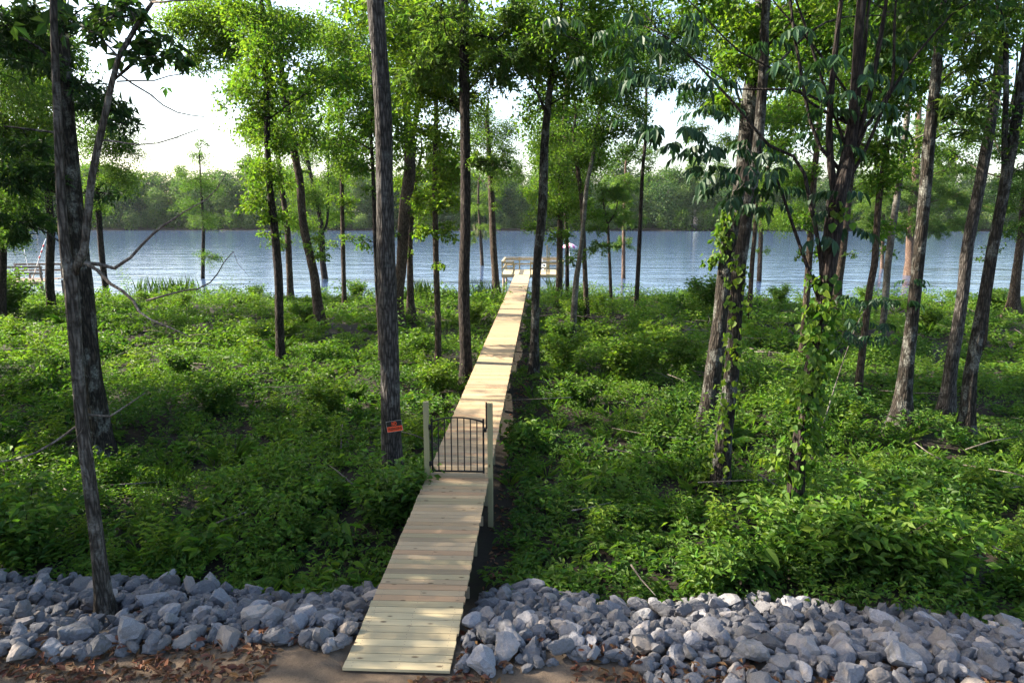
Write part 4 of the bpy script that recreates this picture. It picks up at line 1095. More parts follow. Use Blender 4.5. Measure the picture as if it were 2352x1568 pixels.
MB().tube(np.array([[0, 0, 0], [-0.25, 0, 2.5]]), np.array([0.03, 0.015]), 7).build('shaft', M['white'], wp, True)
MB().box((-0.02, 0, 0.18), (0.1, 0.1, 0.36)).build('socket', M['old_wood'], wp)

# ------------------------------------------------------------------ rock bank
def rock_mesh(seed, flat, name='rock', sub=3):
    import bmesh
    g = np.random.default_rng(seed)
    bm = bmesh.new(); bmesh.ops.create_icosphere(bm, subdivisions=sub, radius=1.0)
    V = np.array([v.co[:] for v in bm.verts])
    F = np.array([[v.index for v in f.verts] for f in bm.faces]); bm.free()
    N = unit(g.standard_normal((15, 3))); D = g.uniform(0.38, 0.66, 15)
    t = np.full(len(V), 1.0)
    for n_, d_ in zip(N, D):
        dt = V @ n_
        t = np.minimum(t, np.where(dt > 1e-3, d_ / np.maximum(dt, 1e-3), 9))
    P = V * t[:, None]
    P += V * (0.03 * np.sin(V @ g.standard_normal(3) * 5 + 1) + 0.016 * g.standard_normal(len(V)))[:, None]
    P *= np.array([1.0, g.uniform(0.62, 0.9), flat * g.uniform(0.85, 1.1)])
    P /= (P[:, 0].max() - P[:, 0].min())
    return mesh_np(name, P, F, False), P, F
KINDS = [('flat slabby', 0.5), ('blocky', 0.85), ('angular', 0.72), ('rounded', 0.78)]
PROT = []
for k in range(20):
    me, P, F = rock_mesh(100 + k, KINDS[k % 4][1])
    me.polygons.foreach_set('use_smooth', np.full(len(F), False))
    me.materials.append(M['rock'])
    low_ = rock_mesh(100 + k, KINDS[k % 4][1], 'stone', 2)
    PROT.append((me, low_[1], low_[2], KINDS[k % 4][0]))
    bpy.data.meshes.remove(low_[0])
gs = 0.03
rx0, rx1, ry0, ry1 = -9.0, 8.0, 6.6, 10.9
hx = np.arange(rx0, rx1, gs); hy = np.arange(ry0, ry1, gs)
HX, HY = np.meshgrid(hx, hy, indexing='ij')
H0 = ground_z(HX, HY); Hm = H0.copy()
rocks = []
rr_ = random.Random(21)
for it in range(14000):
    big = it > 2500
    s = rr_.uniform(0.08, 0.16) if not big else min(0.42, max(0.10, rr_.lognormvariate(math.log(0.165), 0.40)))
    x = rr_.uniform(-8.7, 7.7); yr = float(bank_rear(x))
    f0 = 7.3 + 0.2 * math.sin(x * 1.3) + (0.12 if x < -2 else 0.0) - (0.55 if x > 1.2 else 0)
    y = rr_.uniform(f0, yr + 0.12)
    if x > -1 and x < 1.4: f0 += 0.15
    if abs(x - WX) < 0.62 + s * 0.5: continue
    sandy = x < -5.0 and 7.5 < y < 9.1
    if sandy and rr_.random() < 0.80: continue
    if y < f0 + 0.35 and rr_.random() < 0.5: continue
    if (x + 6.05) ** 2 + (y - 8.75) ** 2 < (0.16 + s * 0.5) ** 2: continue
    k = rr_.randrange(20); flat = [0.5, 0.85, 0.72, 0.78][k % 4]
    a, b, c = s / 2, s * 0.38, s * 0.42 * flat
    i0 = int((x - a - rx0) / gs); i1 = int((x + a - rx0) / gs) + 1; j0 = int((y - a - ry0) / gs); j1 = int((y + a - ry0) / gs) + 1
    if i0 < 0 or j0 < 0 or i1 >= len(hx) or j1 >= len(hy): continue
    sx = HX[i0:i1, j0:j1] - x; sy = HY[i0:i1, j0:j1] - y
    q = 1 - (sx ** 2 + sy ** 2) / (a * 0.88) ** 2
    inside = q > 0
    if inside.sum() < 4: continue
    sub = Hm[i0:i1, j0:j1]
    m = sub[inside].mean(); mx = np.quantile(sub[inside], 0.7)
    over = m - H0[i0:i1, j0:j1][inside].mean()
    if over > (0.08 if y < f0 + 0.5 else 0.15): continue
    z = 0.5 * m + 0.5 * mx + c * (0.5 if not sandy else 0.05)
    top = z + c * np.sqrt(np.maximum(q, 0)) * 0.95
    Hm[i0:i1, j0:j1] = np.where(inside, np.maximum(sub, top), sub)
    rocks.append([x, y, z, s, k, c])
cand = []
for n_, (x, y, z, s, k, c) in enumerate(rocks):
    ii = int((x - rx0) / gs); jj = int((y - ry0) / gs)
    exposed = z + c * 0.95 >= Hm[ii, jj] - 0.035
    p = np.array([x, y, z]) - CAM; dd = p @ _fw; uu = 1176 + FPX * (p @ _rt) / dd; vv = 784 - FPX * (p @ _up) / dd
    inview = -30 < uu < 2382 and vv < 1600
    rocks[n_].append(exposed or z + c * 0.95 >= Hm[ii, jj] - 0.09)
    cand.append((s / dd if exposed and inview else 0, n_))
cand.sort(reverse=True)
single = {n_ for q, n_ in cand[:298] if q > 0}
SMALL_V, SMALL_F, sn = [], [], 0
for n_, (x, y, z, s, k, c, seen) in enumerate(rocks):
    if not seen: continue
    me, P, F, kd = PROT[k]
    e = Euler((rr_.gauss(0, 0.45), rr_.gauss(0, 0.45), rr_.uniform(0, 6.28)))
    if n_ in single:
        o = obj('rock', me, None, None, (x, y, z))
        o.rotation_euler = e; o.scale = (s, s, s)
        yr = float(bank_rear(x)); f = (y - 7.2) / (yr - 7.2)
        row = 'at the sandy edge' if f < 0.28 else ('below the undergrowth' if f > 0.78 else 'amid the bank')
        dx = abs(x - WX)
        side = ('left' if x < WX else 'right')
        col = 'close beside' if dx < 1.5 else ('a few steps' if dx < 3.4 else ('well away' if dx < 5.6 else 'far out'))
        szw = 'big' if s > 0.40 else ('medium' if s > 0.27 else 'small')
        lab = f'{szw} {kd} grey rock {row}, {col} {side} of the boardwalk'
        tag(o, lab, 'rock', 'grey rocks of the bank')
    else:
        Mx = np.array(e.to_matrix())
        SMALL_V.append((P * s) @ Mx.T + np.array([x, y, z])); SMALL_F.append(F + sn); sn += len(P)
if SMALL_V:
    # the rest lie mostly buried; one joined heap
    tag(obj('rubble', mesh_np('rubble', np.concatenate(SMALL_V), np.concatenate(SMALL_F), False), M['rock']), 'half buried grey stones filling the gaps of the rock bank', kind='stuff')

# dry leaves on the sand and between the rocks
n = 4200
x = R.uniform(-8, 7, n); y = 6.75 + np.abs(R.standard_normal(n)) * 0.85 + 0.1 * (x < -2)
x[:700] = WX + 0.62 + np.abs(R.normal(0, 0.5, 700)); y[:700] = R.uniform(10.5, 30, 700)
keep = (np.abs(x - WX) > 0.68) | (y < 7.12)
keep &= (noise2(x, y, 0.9) > 0.34) | (y > 10)
x, y = x[keep], y[keep]; n = len(x)
ii = np.clip(((x - rx0) / gs).astype(int), 0, len(hx) - 1); jj = np.clip(((y - ry0) / gs).astype(int), 0, len(hy) - 1)
z = np.where(y > 10.4, ground_z(x, y), np.where(Hm[ii, jj] - H0[ii, jj] > 0.12, H0[ii, jj] + 0.05, Hm[ii, jj])) + 0.012 + 0.02 * R.random(n)
th = R.uniform(0, 6.28, n)
d = np.stack([np.cos(th), np.sin(th), R.normal(0, 0.25, n)], 1)
nm = np.array([0, 0, 1.0]) + R.standard_normal((n, 3)) * 0.45
s = R.uniform(0.07, 0.15, n)
V_, F_, per = leaves6(np.stack([x, y, z], 1), d, nm, s, s * 0.42, 0.25, 0.2)
tag(obj('dry_leaves', leafmesh('dry_leaves', [(V_, F_, per, R.random(n))]), M['litter']), 'brown dry leaves strewn along the sandy foot of the rocks', kind='stuff')

# ------------------------------------------------------------------ undergrowth over the wood's floor
def in_strip(x, y):
    edge = np.abs(x - WX) < 0.70 + 0.1 * (noise2(x, y, 0.7) - 0.5)
    ditch = (x > WX) & (x < WX + 0.95 + 0.5 * noise2(x, y, 1.6)) & (y > 10.6) & (y < 31) & (R.random(len(x)) < 0.58)
    ditch |= (x < WX) & (x > WX - 1.0) & (y > 11.5) & (y < 30) & (R.random(len(x)) < 0.6)
    return edge | ditch

def scatter(dens, ya, yb, patch=None):
    A = (yb - ya) * (0.76 * (ya + yb) + 8)
    n = int(A * dens)
    y = np.sqrt(R.uniform(ya ** 2, yb ** 2, n)); x = R.uniform(-1, 1, n) * (0.76 * y + 4) - 0.04 * y
    ok = (y > bank_rear(x) + 0.02) & (y < shore_y(x) - 0.3) & ~in_strip(x, y)
    if patch is not None: ok &= patch(x, y)
    return x[ok], y[ok]

def herbs(x, y, K, L, aspect, h, tint, stems=4, spread=0.6, lean=0.45):
    """leafy plants: stems that lean out from one root, leaves towards their tops"""
    n = len(x)
    z = ground_z(x, y)
    a0 = R.uniform(0, 6.28, n)
    si = R.integers(0, stems, (n, K))
    az = a0[:, None] + si * (6.283 / stems) + R.normal(0, 0.25, (n, K))
    t = 0.25 + 0.75 * R.random((n, K)) ** 0.6
    H = h[:, None]
    rdir = np.stack([np.cos(az), np.sin(az), np.zeros_like(az)], -1)
    base = np.stack([x, y, z], 1)[:, None, :] + rdir * (lean * H * t ** 1.4 * (0.7 + 0.6 * R.random((n, K))))[..., None]
    base[..., 2] += H * t * (0.85 + 0.2 * R.random((n, K)))
    b2 = az + R.normal(0, 1.1, (n, K))
    d = np.stack([np.cos(b2), np.sin(b2), R.normal(0.16, 0.42, (n, K))], -1)
    nm = np.array([0, 0, 1.0]) + R.standard_normal((n, K, 3)) * 0.52
    s = (L[:, None] * (0.65 + 0.6 * R.random((n, K)))).ravel()
    ti = np.clip(tint[:, None] + 0.22 * (t - 0.6) + R.normal(0, 0.06, (n, K)), 0, 1).ravel()
    return base.reshape(-1, 3), d.reshape(-1, 3), nm.reshape(-1, 3), s, s * aspect, ti

parts = []
for ya, yb, dens, K, L0, six in ((9.0, 16.5, 16, 26, 0.105, True), (16.5, 29, 10, 24, 0.125, False), (29, 54, 4.6, 22, 0.170, False)):
    x, y = scatter(dens * 1.15, ya, yb, lambda x, y: noise2(x + 70, y + 20, 1.5) * 0.65 + noise2(x, y + 61, 0.6) * 0.35 + 0.5 * (y < bank_rear(x) + 1.3) > 0.23)
    big = noise2(x, y, 2.6); fine = noise2(x + 40, y, 1.0)
    peak = sstep(0.50, 0.85, 0.6 * big + 0.4 * fine)
    h = 0.12 + 0.24 * fine + 0.98 * peak + 0.16 * R.random(len(x))
    h *= 0.78 + 0.35 * sstep(30, 47, y)
    L = L0 * (0.65 + 0.8 * noise2(x, y + 90, 1.3))
    tint = np.clip(0.30 * sstep(20, 34, y) + 0.02 + 0.85 * (noise2(x + 9, y + 33, 2.3) - 0.15) + R.normal(0, 0.14, len(x)), 0, 1)
    q = herbs(x, y, K, L, 0.44, h, tint)
    V_, F_, per = (leaves6 if six else leaves4)(*q[:5])
    parts.append((V_, F_, per, q[5]))
for ya, yb, dens, L0 in ((9.2, 17, 55, 0.08), (17, 30, 22, 0.11)):       # the low carpet between them
    x, y = scatter(dens, ya, yb); n = len(x)
    a = R.uniform(0, 6.28, n)
    d = np.stack([np.cos(a), np.sin(a), R.normal(0.05, 0.2, n)], 1)
    s = L0 * R.uniform(0.6, 1.4, n)
    V_, F_, per = leaves4(np.stack([x, y, ground_z(x, y) + 0.03 + 0.10 * R.random(n)], 1), d, np.array([0, 0, 1.0]) + R.standard_normal((n, 3)) * 0.3, s, s * 0.6)
    parts.append((V_, F_, per, np.clip(R.normal(0.25, 0.2, n), 0, 1)))
tag(obj('undergrowth', leafmesh('undergrowth', parts), M['leaf_herb']), 'dense green leafy undergrowth covering the wood floor', kind='stuff')

# grass tufts
parts = []
for ya, yb, dens, K, L0 in ((9.4, 17, 2.6, 20, 0.34), (17, 30, 1.3, 16, 0.42), (30, 53, 0.7, 14, 0.5)):
    x, y = scatter(dens, ya, yb, lambda x, y: noise2(x, y + 15, 2.2) > 0.55)
    n = len(x); z = ground_z(x, y)
    az = R.uniform(0, 6.28, (n, K))
    base = np.stack([x, y, z], 1)[:, None, :] + np.stack([np.cos(az), np.sin(az), 0 * az], -1) * R.uniform(0, 0.10, (n, K))[..., None]
    d = np.stack([np.cos(az) * 0.45, np.sin(az) * 0.45, R.uniform(0.5, 1.1, (n, K))], -1)
    nm = np.stack([-np.cos(az), -np.sin(az), 0.6 + 0 * az], -1)
    s = (L0 * R.uniform(0.6, 1.3, (n, K))).ravel()
    V_, F_, per = leaves6(base.reshape(-1, 3), d.reshape(-1, 3), nm.reshape(-1, 3), s, s * 0.05 + 0.004, 0.15, 0.35)
    parts.append((V_, F_, per, np.clip(R.normal(0.75, 0.15, n * K), 0, 1)))
tag(obj('grass', leafmesh('grass', parts), M['leaf_herb']), 'long grass blades growing in tufts through the undergrowth', kind='stuff')

# dead sticks on the ground
mb = MB()
for k in range(340):
    y = math.sqrt(rnd.uniform(10 ** 2, 50 ** 2)); x = rnd.uniform(-1, 1) * 0.75 * y
    if k < 90: x, y = rnd.gauss(14, 5) * 0.5, rnd.uniform(28, 48)
    z = float(ground_z(x, y)) + rnd.uniform(0.1, 0.55); a = rnd.uniform(0, 6.28); l = rnd.uniform(0.5, 2.2)
    p = np.array([x, y, z]); e = np.array([math.cos(a) * l, math.sin(a) * l, rnd.uniform(-0.1, 0.3)])
    mb.tube(np.array([p, p + e * 0.5 + R.standard_normal(3) * 0.06, p + e]), np.array([0.018, 0.014, 0.006]), 5)
mb.build('brushwood', M['twig'], None, True, None, 'stuff')['label'] = 'dead sticks lying among the green undergrowth'

# ------------------------------------------------------------------ shrubs
def shrub_proto(H, W, mat, L0, n, seed):
    g = np.random.default_rng(seed)
    root = empty('shrub', (0, 0, -400))
    mb = MB(); P = []
    for k in range(9):
        a = k * 0.7 + g.random(); e = np.array([math.cos(a) * W * g.uniform(0.2, 0.5), math.sin(a) * W * g.uniform(0.2, 0.5), H * g.uniform(0.65, 1.0)])
        pts = spline(np.array([[0, 0, -0.05], e * np.array([0.35, 0.35, 0.5]), e]), 0.15)
        mb.tube(pts, np.linspace(0.014, 0.004, len(pts)), 5); P.append(pts)
    mb.build('stem', M['bark_brown'], root, True, kind='stuff')
    A = np.concatenate([p[len(p) // 4:] for p in P])
    k = g.integers(0, len(A), n)
    base = A[k] + g.standard_normal((n, 3)) * np.array([W * 0.10, W * 0.10, H * 0.06])
    az = g.uniform(0, 6.28, n)
    d = np.stack([np.cos(az), np.sin(az), g.normal(0.1, 0.35, n)], 1)
    s = L0 * g.uniform(0.6, 1.3, n)
    V_, F_, per = leaves4(base, d, np.array([0, 0, 1.0]) + g.standard_normal((n, 3)) * 0.4, s, s * 0.5)
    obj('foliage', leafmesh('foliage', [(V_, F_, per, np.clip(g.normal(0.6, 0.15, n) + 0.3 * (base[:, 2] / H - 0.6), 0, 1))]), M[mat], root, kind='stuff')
    return root
SH = [shrub_proto(1.0, 1.2, 'leaf_vine', 0.13, 2200, 1), shrub_proto(1.2, 1.4, 'leaf_vine', 0.14, 2800, 2), shrub_proto(0.9, 1.1, 'leaf_herb', 0.12, 2200, 3),
      shrub_proto(1.6, 1.6, 'leaf_herb', 0.15, 3400, 4), shrub_proto(0.7, 0.9, 'leaf_herb', 0.10, 2000, 5)]
def shrub(k, u, v, s, label):
    p = on_ground(u, v)
    o = SH[k]
    if o.name not in used: used.add(o.name)
    else: o = copy_tree(o, (0, 0, 0), rnd.random() * 6.28)
    o.location = p; o.scale = (s, s, s)
    tag(o, label, 'shrub', 'leafy shrubs in the undergrowth')
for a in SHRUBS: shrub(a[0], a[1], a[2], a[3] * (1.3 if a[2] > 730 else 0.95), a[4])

# ------------------------------------------------------------------ taller weeds, ferns and seedlings that stand out of the undergrowth
def weed_mesh(kind, seed):
    g = np.random.default_rng(seed)
    B, D, N, S_, A_, T = [], [], [], [], 0.45, []
    def add(b, d, n, s, t): B.append(b); D.append(d); N.append(n); S_.append(s); T.append(t)
    if kind in ('upright', 'seedling'):
        ns, H, m = (9, 0.85, 22) if kind == 'upright' else (4, 1.9, 40)
        for k in range(ns):
            a = g.uniform(0, 6.28); h = H * g.uniform(0.6, 1.1); o = g.normal(0, 0.13, 2)
            t = np.linspace(0.18, 1, m); ln = g.uniform(0.1, 0.35) * h
            P = np.stack([o[0] + math.cos(a) * ln * t ** 2, o[1] + math.sin(a) * ln * t ** 2, h * t], 1)
            az = np.arange(m) * 2.4 + g.normal(0, 0.3, m)
            P = P + np.stack([np.cos(az), np.sin(az), 0 * az], 1) * (0.01 if kind == 'upright' else 0.10)
            d = np.stack([np.cos(az), np.sin(az), g.normal(0.15, 0.25, m)], 1)
            add(P, d, np.array([0, 0, 1.0]) + g.standard_normal((m, 3)) * 0.3, (0.135 if kind == 'upright' else 0.15) * (1.15 - 0.5 * t) * g.uniform(0.8, 1.2, m), 0.35 + 0.5 * t)
        A_ = 0.4
    elif kind == 'fern':
        for k in range(12):
            a = k * 0.55 + g.normal(0, 0.15); L = g.uniform(0.5, 0.8); m = 22
            t = np.linspace(0.15, 1, m)
            r = L * t * (0.75 + 0.1 * t); z = L * (0.85 * t - 0.6 * t ** 2)
            P = np.stack([math.cos(a) * r, math.sin(a) * r, z], 1)
            for sgn in (-1, 1):
                d = np.stack([-math.sin(a) * sgn + 0.35 * math.cos(a) + 0 * t, math.cos(a) * sgn + 0.35 * math.sin(a) + 0 * t, 0 * t - 0.15], 1)
                add(P, d, np.tile([0, 0, 1.0], (m, 1)), 0.17 * np.sin(math.pi * np.clip(0.15 + 0.85 * t, 0, 0.97)) + 0.02, 0.4 + 0.3 * t)
        A_ = 0.24
    elif kind == 'broad':
        m = 16; a = np.arange(m) * 2.4 + g.normal(0, 0.3, m); r = g.uniform(0.05, 0.28, m); h = g.uniform(0.2, 0.65, m)
        P = np.stack([np.cos(a) * r, np.sin(a) * r, h], 1)
        d = np.stack([np.cos(a), np.sin(a), g.normal(0.25, 0.45, m)], 1)
        add(P, d, np.array([0, 0, 1.0]) + g.standard_normal((m, 3)) * 0.3, g.uniform(0.2, 0.32, m), g.uniform(0.4, 0.8, m))
        m = 120; P = g.standard_normal((m, 3)) * [0.22, 0.22, 0.1] + [0, 0, 0.22]
        add(P, g.standard_normal((m, 3)), np.array([0, 0, 1.0]) + g.standard_normal((m, 3)) * 0.4, g.uniform(0.07, 0.12, m), g.uniform(0.1, 0.5, m))
    elif kind == 'grassy':
        m = 170; a = g.uniform(0, 6.28, m)
        P = np.stack([np.cos(a), np.sin(a), 0 * a], 1) * g.uniform(0, 0.16, (m, 1))
        d = np.stack([np.cos(a) * 0.5, np.sin(a) * 0.5, g.uniform(0.5, 1.2, m)], 1)
        add(P, d, np.stack([-np.cos(a), -np.sin(a), 0 * a + 0.6], 1), g.uniform(0.22, 0.55, m), g.uniform(0.6, 1.0, m)); A_ = 0.022
    else:
        m = 700; e = unit(g.standard_normal((m, 3))); e[:, 2] = np.abs(e[:, 2])
        P = e * [0.7, 0.6, 0.6] * (0.75 + 0.35 * g.random((m, 1))) * (0.8 + 0.25 * np.sin(4 * np.arctan2(e[:, 1], e[:, 0]) + seed))[:, None]
        add(P, e * 0.6 + g.standard_normal((m, 3)) * 0.6, e + [0, 0, 0.6] + g.standard_normal((m, 3)) * 0.35, g.uniform(0.07, 0.15, m), 0.15 + 0.5 * e[:, 2] + g.normal(0, 0.1, m))
        A_ = 0.55
    B, D, N, S_, T = (np.concatenate(q) for q in (B, D, N, S_, T))
    V_, F_, per = leaves6(B, D, N, S_, S_ * A_, 0.18, 0.28)
    me = leafmesh(kind + '_weed', [(V_, F_, per, np.clip(T, 0, 1))])
    me.materials.append(M['leaf_vine'] if kind in ('upright', 'broad') and seed % 2 else M['leaf_herb'])
    return me
WK = {'upright': ('weed_clump', 'tall leafy weed clump', 'weed', 'tall weed clumps'), 'seedling': ('seedling_tree', 'thin young seedling tree', 'seedling', 'young seedling trees'),
      'fern': ('fern', 'arching green fern', 'fern', 'ferns in the undergrowth'), 'broad': ('broadleaf_plant', 'broad leaved green plant', 'plant', 'broad leaved plants'),
      'grassy': ('grass_tuft', 'tall arching grass tuft', 'grass tuft', 'tall grass tufts'), 'mound': ('bramble_mound', 'rounded mound of brambles', 'bramble', 'bramble mounds')}
WM = {k: [weed_mesh(k, 31 + 7 * q + len(k)) for q in range(2)] for k in WK}
wr = random.Random(5)
cnt = 0
while cnt < 290:
    y = 10.2 + 40 * wr.random() ** 1.35; x = wr.uniform(-1, 1) * (0.74 * y + 1) - 0.04 * y
    if y < float(bank_rear(x)) + 0.25 or y > float(shore_y(x)) - 0.6 or -1.2 < x - WX < 1.15: continue
    kd = wr.choices(list(WK), (7, 1.4, 2.2, 2.0, 2.0, 4.5))[0]
    if kd == 'seedling' and y < 15: continue
    nm_, lab, cat, grp = WK[kd]
    o = empty(nm_)
    f_ = link(bpy.data.objects.new('foliage', wr.choice(WM[kd]))); f_.parent = o; f_['kind'] = 'stuff'
    lab += (', left' if x < WX else ', right') + ' of the boardwalk' + (' just behind the rocks' if y < 14 else (' past the gate' if y < 24 else (' half way' if y < 36 else ' near shore')))
    s = wr.uniform(0.75, 1.35) * (1 + 0.25 * (y > 25))
    o.location = (x, y, float(ground_z(x, y)) - 0.02); o.rotation_euler = (0, 0, wr.uniform(0, 6.28)); o.scale = (s, s, s * wr.uniform(0.9, 1.15))
    tag(o, lab, cat, grp); cnt += 1

# ------------------------------------------------------------------ reeds at the shore
parts = []
for u, v, w_, n in ((395, 690, 45, 260), (965, 700, 24, 150), (1275, 690, 14, 60), (330, 690, 30, 90), (30, 700, 40, 80), (1110, 700, 30, 80)):
    p = on_ground(u, v); sc = p[1] / FPX
    x = p[0] + R.normal(0, w_ * sc * 0.6, n); y = p[1] + R.normal(0.6, 0.7, n)
    az = R.uniform(0, 6.28, n)
    d = np.stack([np.cos(az) * 0.13, np.sin(az) * 0.13, np.ones(n)], 1)
    s = R.uniform(0.8, 1.9, n)
    V_, F_, per = leaves6(np.stack([x, y, ground_z(x, y) - 0.05], 1), d, np.stack([-np.cos(az), -np.sin(az), 0.4 + 0 * az], 1), s, s * 0 + 0.03, 0.1, 0.10)
    parts.append((V_, F_, per, np.clip(R.normal(0.5, 0.2, n), 0, 1)))
tag(obj('reeds', leafmesh('reeds', parts), M['leaf_cypress']), 'tall green reeds growing at the water edge', kind='stuff')

# ------------------------------------------------------------------ driftwood and brush piles by the water
for u, v, n, w_, lab in ((1490, 697, 46, 70, 'grey pile of driftwood and sticks at the water edge right of the dock'), (1400, 745, 20, 35, 'small heap of dead sticks in the grass behind the pale stubbed tree'),
                         (1560, 770, 22, 40, 'low scatter of bleached branches in the sunny undergrowth')):
    p = on_ground(u, v); root = empty('brush_pile', p); tag(root, lab, 'brush pile')
    sc = p[1] / FPX
    mb = MB()
    for k in range(n):
        c = np.array([rnd.gauss(0, w_ * sc * 0.55), rnd.gauss(0, 0.5), rnd.uniform(0.05, 0.45)]); a = rnd.gauss(0.0, 0.9); l = rnd.uniform(0.5, 1.6)
        e = np.array([math.cos(a) * l, math.sin(a) * l * 0.5, rnd.uniform(-0.2, 0.35)]) / 2
        mb.tube(np.array([c - e, c + R.standard_normal(3) * 0.05, c + e]), np.array([0.03, 0.024, 0.01]) * rnd.uniform(0.6, 1.4), 5)
    mb.build('stick', M['twig'], root, True, kind='stuff')

# ------------------------------------------------------------------ climbing vines
def vine(res, label, v0, v1, n, L0, spread=1.0, matn='leaf_vine', tint=0.5, side=None, clumps=()):
    root_, S, b = res
    za = at_y(0, v0, b[1])[2]; zb2 = at_y(0, v1, b[1])[2]
    idx = np.where((S[:, 2] >= za) & (S[:, 2] <= zb2))[0]
    root = empty('climbing_vine', S[idx[0], :3]); o_ = S[idx[0], :3]
    tag(root, label, 'vine')
    pth = []
    for k, q in enumerate(idx):
        a = 2.2 * math.sin(k * 0.35) - 1.4
        pth.append(S[q, :3] + np.array([math.cos(a), math.sin(a), 0]) * (S[q, 3] + 0.012))
    MB().tube(np.array(pth) - o_, np.full(len(pth), 0.012), 6).build('vine_stem', M['bark_brown'], root, True)
    k = R.integers(0, len(idx), n); q = S[idx[k]]
    a = R.uniform(math.pi * 0.9, math.pi * 2.1, n) if side is None else R.normal(side, 0.7, n)
    cl = noise2(q[:, 2] * 1.0 + 3.1 * np.cos(a), np.cos(a) * 0.6 + 5, 0.35)
    keep = cl > 0.42
    k, q, a = k[keep], q[keep], a[keep]; n = len(a)
    out = np.stack([np.cos(a), np.sin(a), np.zeros(n)], 1)
    base = q[:, :3] + out * (q[:, 3] + 0.02 + np.abs(R.normal(0, 0.06, n)) * spread)[:, None]
    base[:, 2] += R.normal(0, 0.1, n)
    d = out * 0.5 + np.array([0, 0, -0.9]) + R.standard_normal((n, 3)) * 0.45
    nm = out + R.standard_normal((n, 3)) * 0.4 + np.array([0, 0, 0.5])
    s = L0 * R.uniform(0.6, 1.35, n)
    V_, F_, per = leaves6(base - o_, d, nm, s, s * 0.85, 0.15, 0.2)
    parts = [(V_, F_, per, np.clip(R.normal(tint, 0.2, n), 0, 1))]
    for (u, v, rpx, nn, tt) in clumps:
        dist = b[1]; c = at_y(u, v, b[1] - 0.15) ; r = rpx * dist / FPX
        base = c + R.standard_normal((nn, 3)) * r * 0.5 - o_
        d = R.standard_normal((nn, 3)) * 0.6 + np.array([0, 0, -0.8])
        s = L0 * R.uniform(0.6, 1.3, nn)
        V_, F_, per = leaves6(base, d, np.array([0, -0.5, 0.8]) + R.standard_normal((nn, 3)) * 0.4, s, s * 0.85, 0.15, 0.2)
        parts.append((V_, F_, per, np.clip(R.normal(tt, 0.12, nn), 0, 1)))
    obj('foliage', leafmesh('foliage', parts), M[matn], root, kind='stuff')

vine(ivy_tree, 'big leaved vine wrapping the dark forked tree from foot to fork', 1240, 600, 1100, 0.13, 1.6, 'leaf_vine', 0.15,
     clumps=[(1790, 1060, 24, 30, 0.95), (1845, 1020, 22, 22, 0.8), (1830, 900, 30, 40, 0.4), (1880, 860, 30, 40, 0.35), (1870, 770, 32, 45, 0.45), (1900, 690, 26, 30, 0.5), (1935, 480, 26, 26, 0.55), (1850, 950, 26, 34, 0.4), (1870, 1000, 18, 20, 0.4)])
vine(pair_front, 'yellow green vine strung up the nearer of the touching trunks', 1090, 560, 420, 0.12, 1.2, 'leaf_vine', 0.75,
     clumps=[(1660, 990, 18, 20, 0.95), (1690, 800, 16, 16, 0.8), (1665, 930, 18, 18, 0.7)])
vine(pair_rear, 'leafy vine clump on the farther of the touching trunks above the waterline', 600, 470, 160, 0.13, 1.6, 'leaf_vine', 0.5, side=math.pi * 1.1,
     clumps=[(1655, 540, 26, 60, 0.6), (1632, 600, 18, 26, 0.5), (1672, 500, 22, 36, 0.5)])

# ------------------------------------------------------------------ large compound leaves of the forked tree, hanging in front of its branches
def compound(points, root, b, y0, L0=0.22, per_pt=3):
    parts = []
    for (u, v, dy) in points:
        c = at_y(u, v, y0 + dy)
        for q in range(per_pt):
            a = rnd.uniform(0, 6.28)
            d = np.array([math.cos(a), math.sin(a) * 0.8, rnd.uniform(-0.25, 0.25)])
            rl = rnd.uniform(0.28, 0.42)
            m = 7
            t = np.linspace(0.3, 1, m)
            spine = c + d * (rl * t)[:, None] + np.array([0, 0, -1]) * (0.22 * rl * t ** 2)[:, None]
            side = unit(np.cross(d, [0, 0, 1.0]))
            sg_ = np.array([(-1) ** k for k in range(m)])[:, None]; sg_[-1] = 0
            dd = unit(d * 0.45 + side * sg_ * 0.75 + np.array([0, 0, -0.75]) + R.standard_normal((m, 3)) * 0.12)
            s = L0 * (0.75 + 0.35 * t) * rnd.uniform(0.8, 1.1)
            nm = np.array([0, 0, 1.0]) + d * 0.5 + R.standard_normal((m, 3)) * 0.15
            V_, F_, per = leaves6(spine - b, dd, nm, s, s * 0.40, 0.10, 0.22)
            parts.append((V_, F_, per, np.clip(R.normal(0.4, 0.2) + R.normal(0, 0.08, m), 0, 1)))
    obj('leaf_spray', leafmesh('leaf_spray', parts), M['leaf_hickory'], root, kind='stuff')
it_root, it_S, it_b = ivy_tree
pts = []
for u, v in HICKORY: pts.append((u, v, rnd.uniform(-0.6, 0.5)))
compound(pts, it_root, it_b, it_b[1])
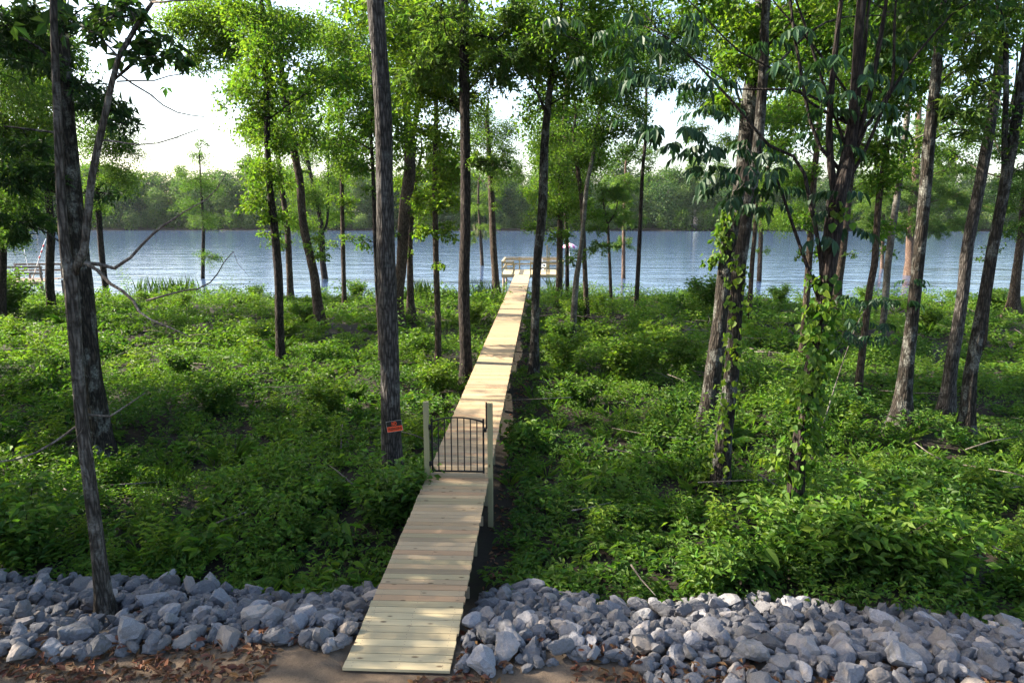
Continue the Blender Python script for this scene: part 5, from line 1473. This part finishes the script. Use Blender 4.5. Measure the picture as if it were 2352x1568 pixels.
# a drooping stem with the same leaves lower down
hs = on_ground(1880, 1010)
hr = empty('hickory_sapling', hs)
tag(hr, 'thin leaning sapling with large dark drooping leaves before the flared trunks', 'sapling')
P = np.array([hs, at_y(1940, 820, hs[1]), at_y(1985, 715, hs[1]), at_y(2030, 690, hs[1]), at_y(2085, 690, hs[1])])
pp = spline(P, 0.2)
MB().tube(pp - hs, np.linspace(0.022, 0.006, len(pp)), 6).build('trunk', M['bark_smooth'], hr, True)
compound([(u, v, rnd.uniform(-0.3, 0.3)) for u, v in ((1930, 690), (1955, 680), (1985, 690), (2020, 680), (1950, 730), (1990, 735), (1975, 775), (2010, 770), (1940, 760), (2055, 690), (2090, 690), (2090, 640), (1920, 800), (2030, 740))], hr, hs, hs[1], 0.21, 3)

# hanging moss on the pale cypresses
def moss(u, v, w_, n, ln, y0, root, b):
    c = at_y(u, v, y0); sc = y0 / FPX
    base = c + np.stack([R.normal(0, w_ * sc, n), R.normal(0, 0.3, n), R.normal(0, 6 * sc, n)], 1) - b
    d = np.stack([R.normal(0, 0.08, n), R.normal(0, 0.08, n), -np.ones(n)], 1)
    s = ln * R.uniform(0.5, 1.2, n)
    V_, F_, per = leaves6(base, d, np.stack([R.normal(0, 1, n), R.normal(-1, 1, n), 0 * s], 1), s, 0 * s + 0.03, 0.1, 0.05)
    obj('hanging_moss', leafmesh('hanging_moss', [(V_, F_, per, R.random(n))]), M['moss'], root, kind='stuff')
mr_, mS, mb_ = moss_sap
moss(1097, 520, 14, 90, 1.4, mb_[1], mr_, mb_)

# ------------------------------------------------------------------ the hazy air over wood and river
hz = bpy.data.materials.new('hazy_air'); hz.use_nodes = True
hz.node_tree.nodes.clear()
ho = hz.node_tree.nodes.new('ShaderNodeOutputMaterial'); hv = hz.node_tree.nodes.new('ShaderNodeVolumePrincipled')
hv.inputs['Color'].default_value = (0.86, 0.93, 1.0, 1); hv.inputs['Density'].default_value = HAZE; hv.inputs['Anisotropy'].default_value = 0.2
hz.node_tree.links.new(hv.outputs[0], ho.inputs['Volume'])
tag(MB().box((0, 150, 21.5), (560, 420, 51)).build('haze', hz), 'thin bluish haze in the air over the wood and the river', kind='stuff')
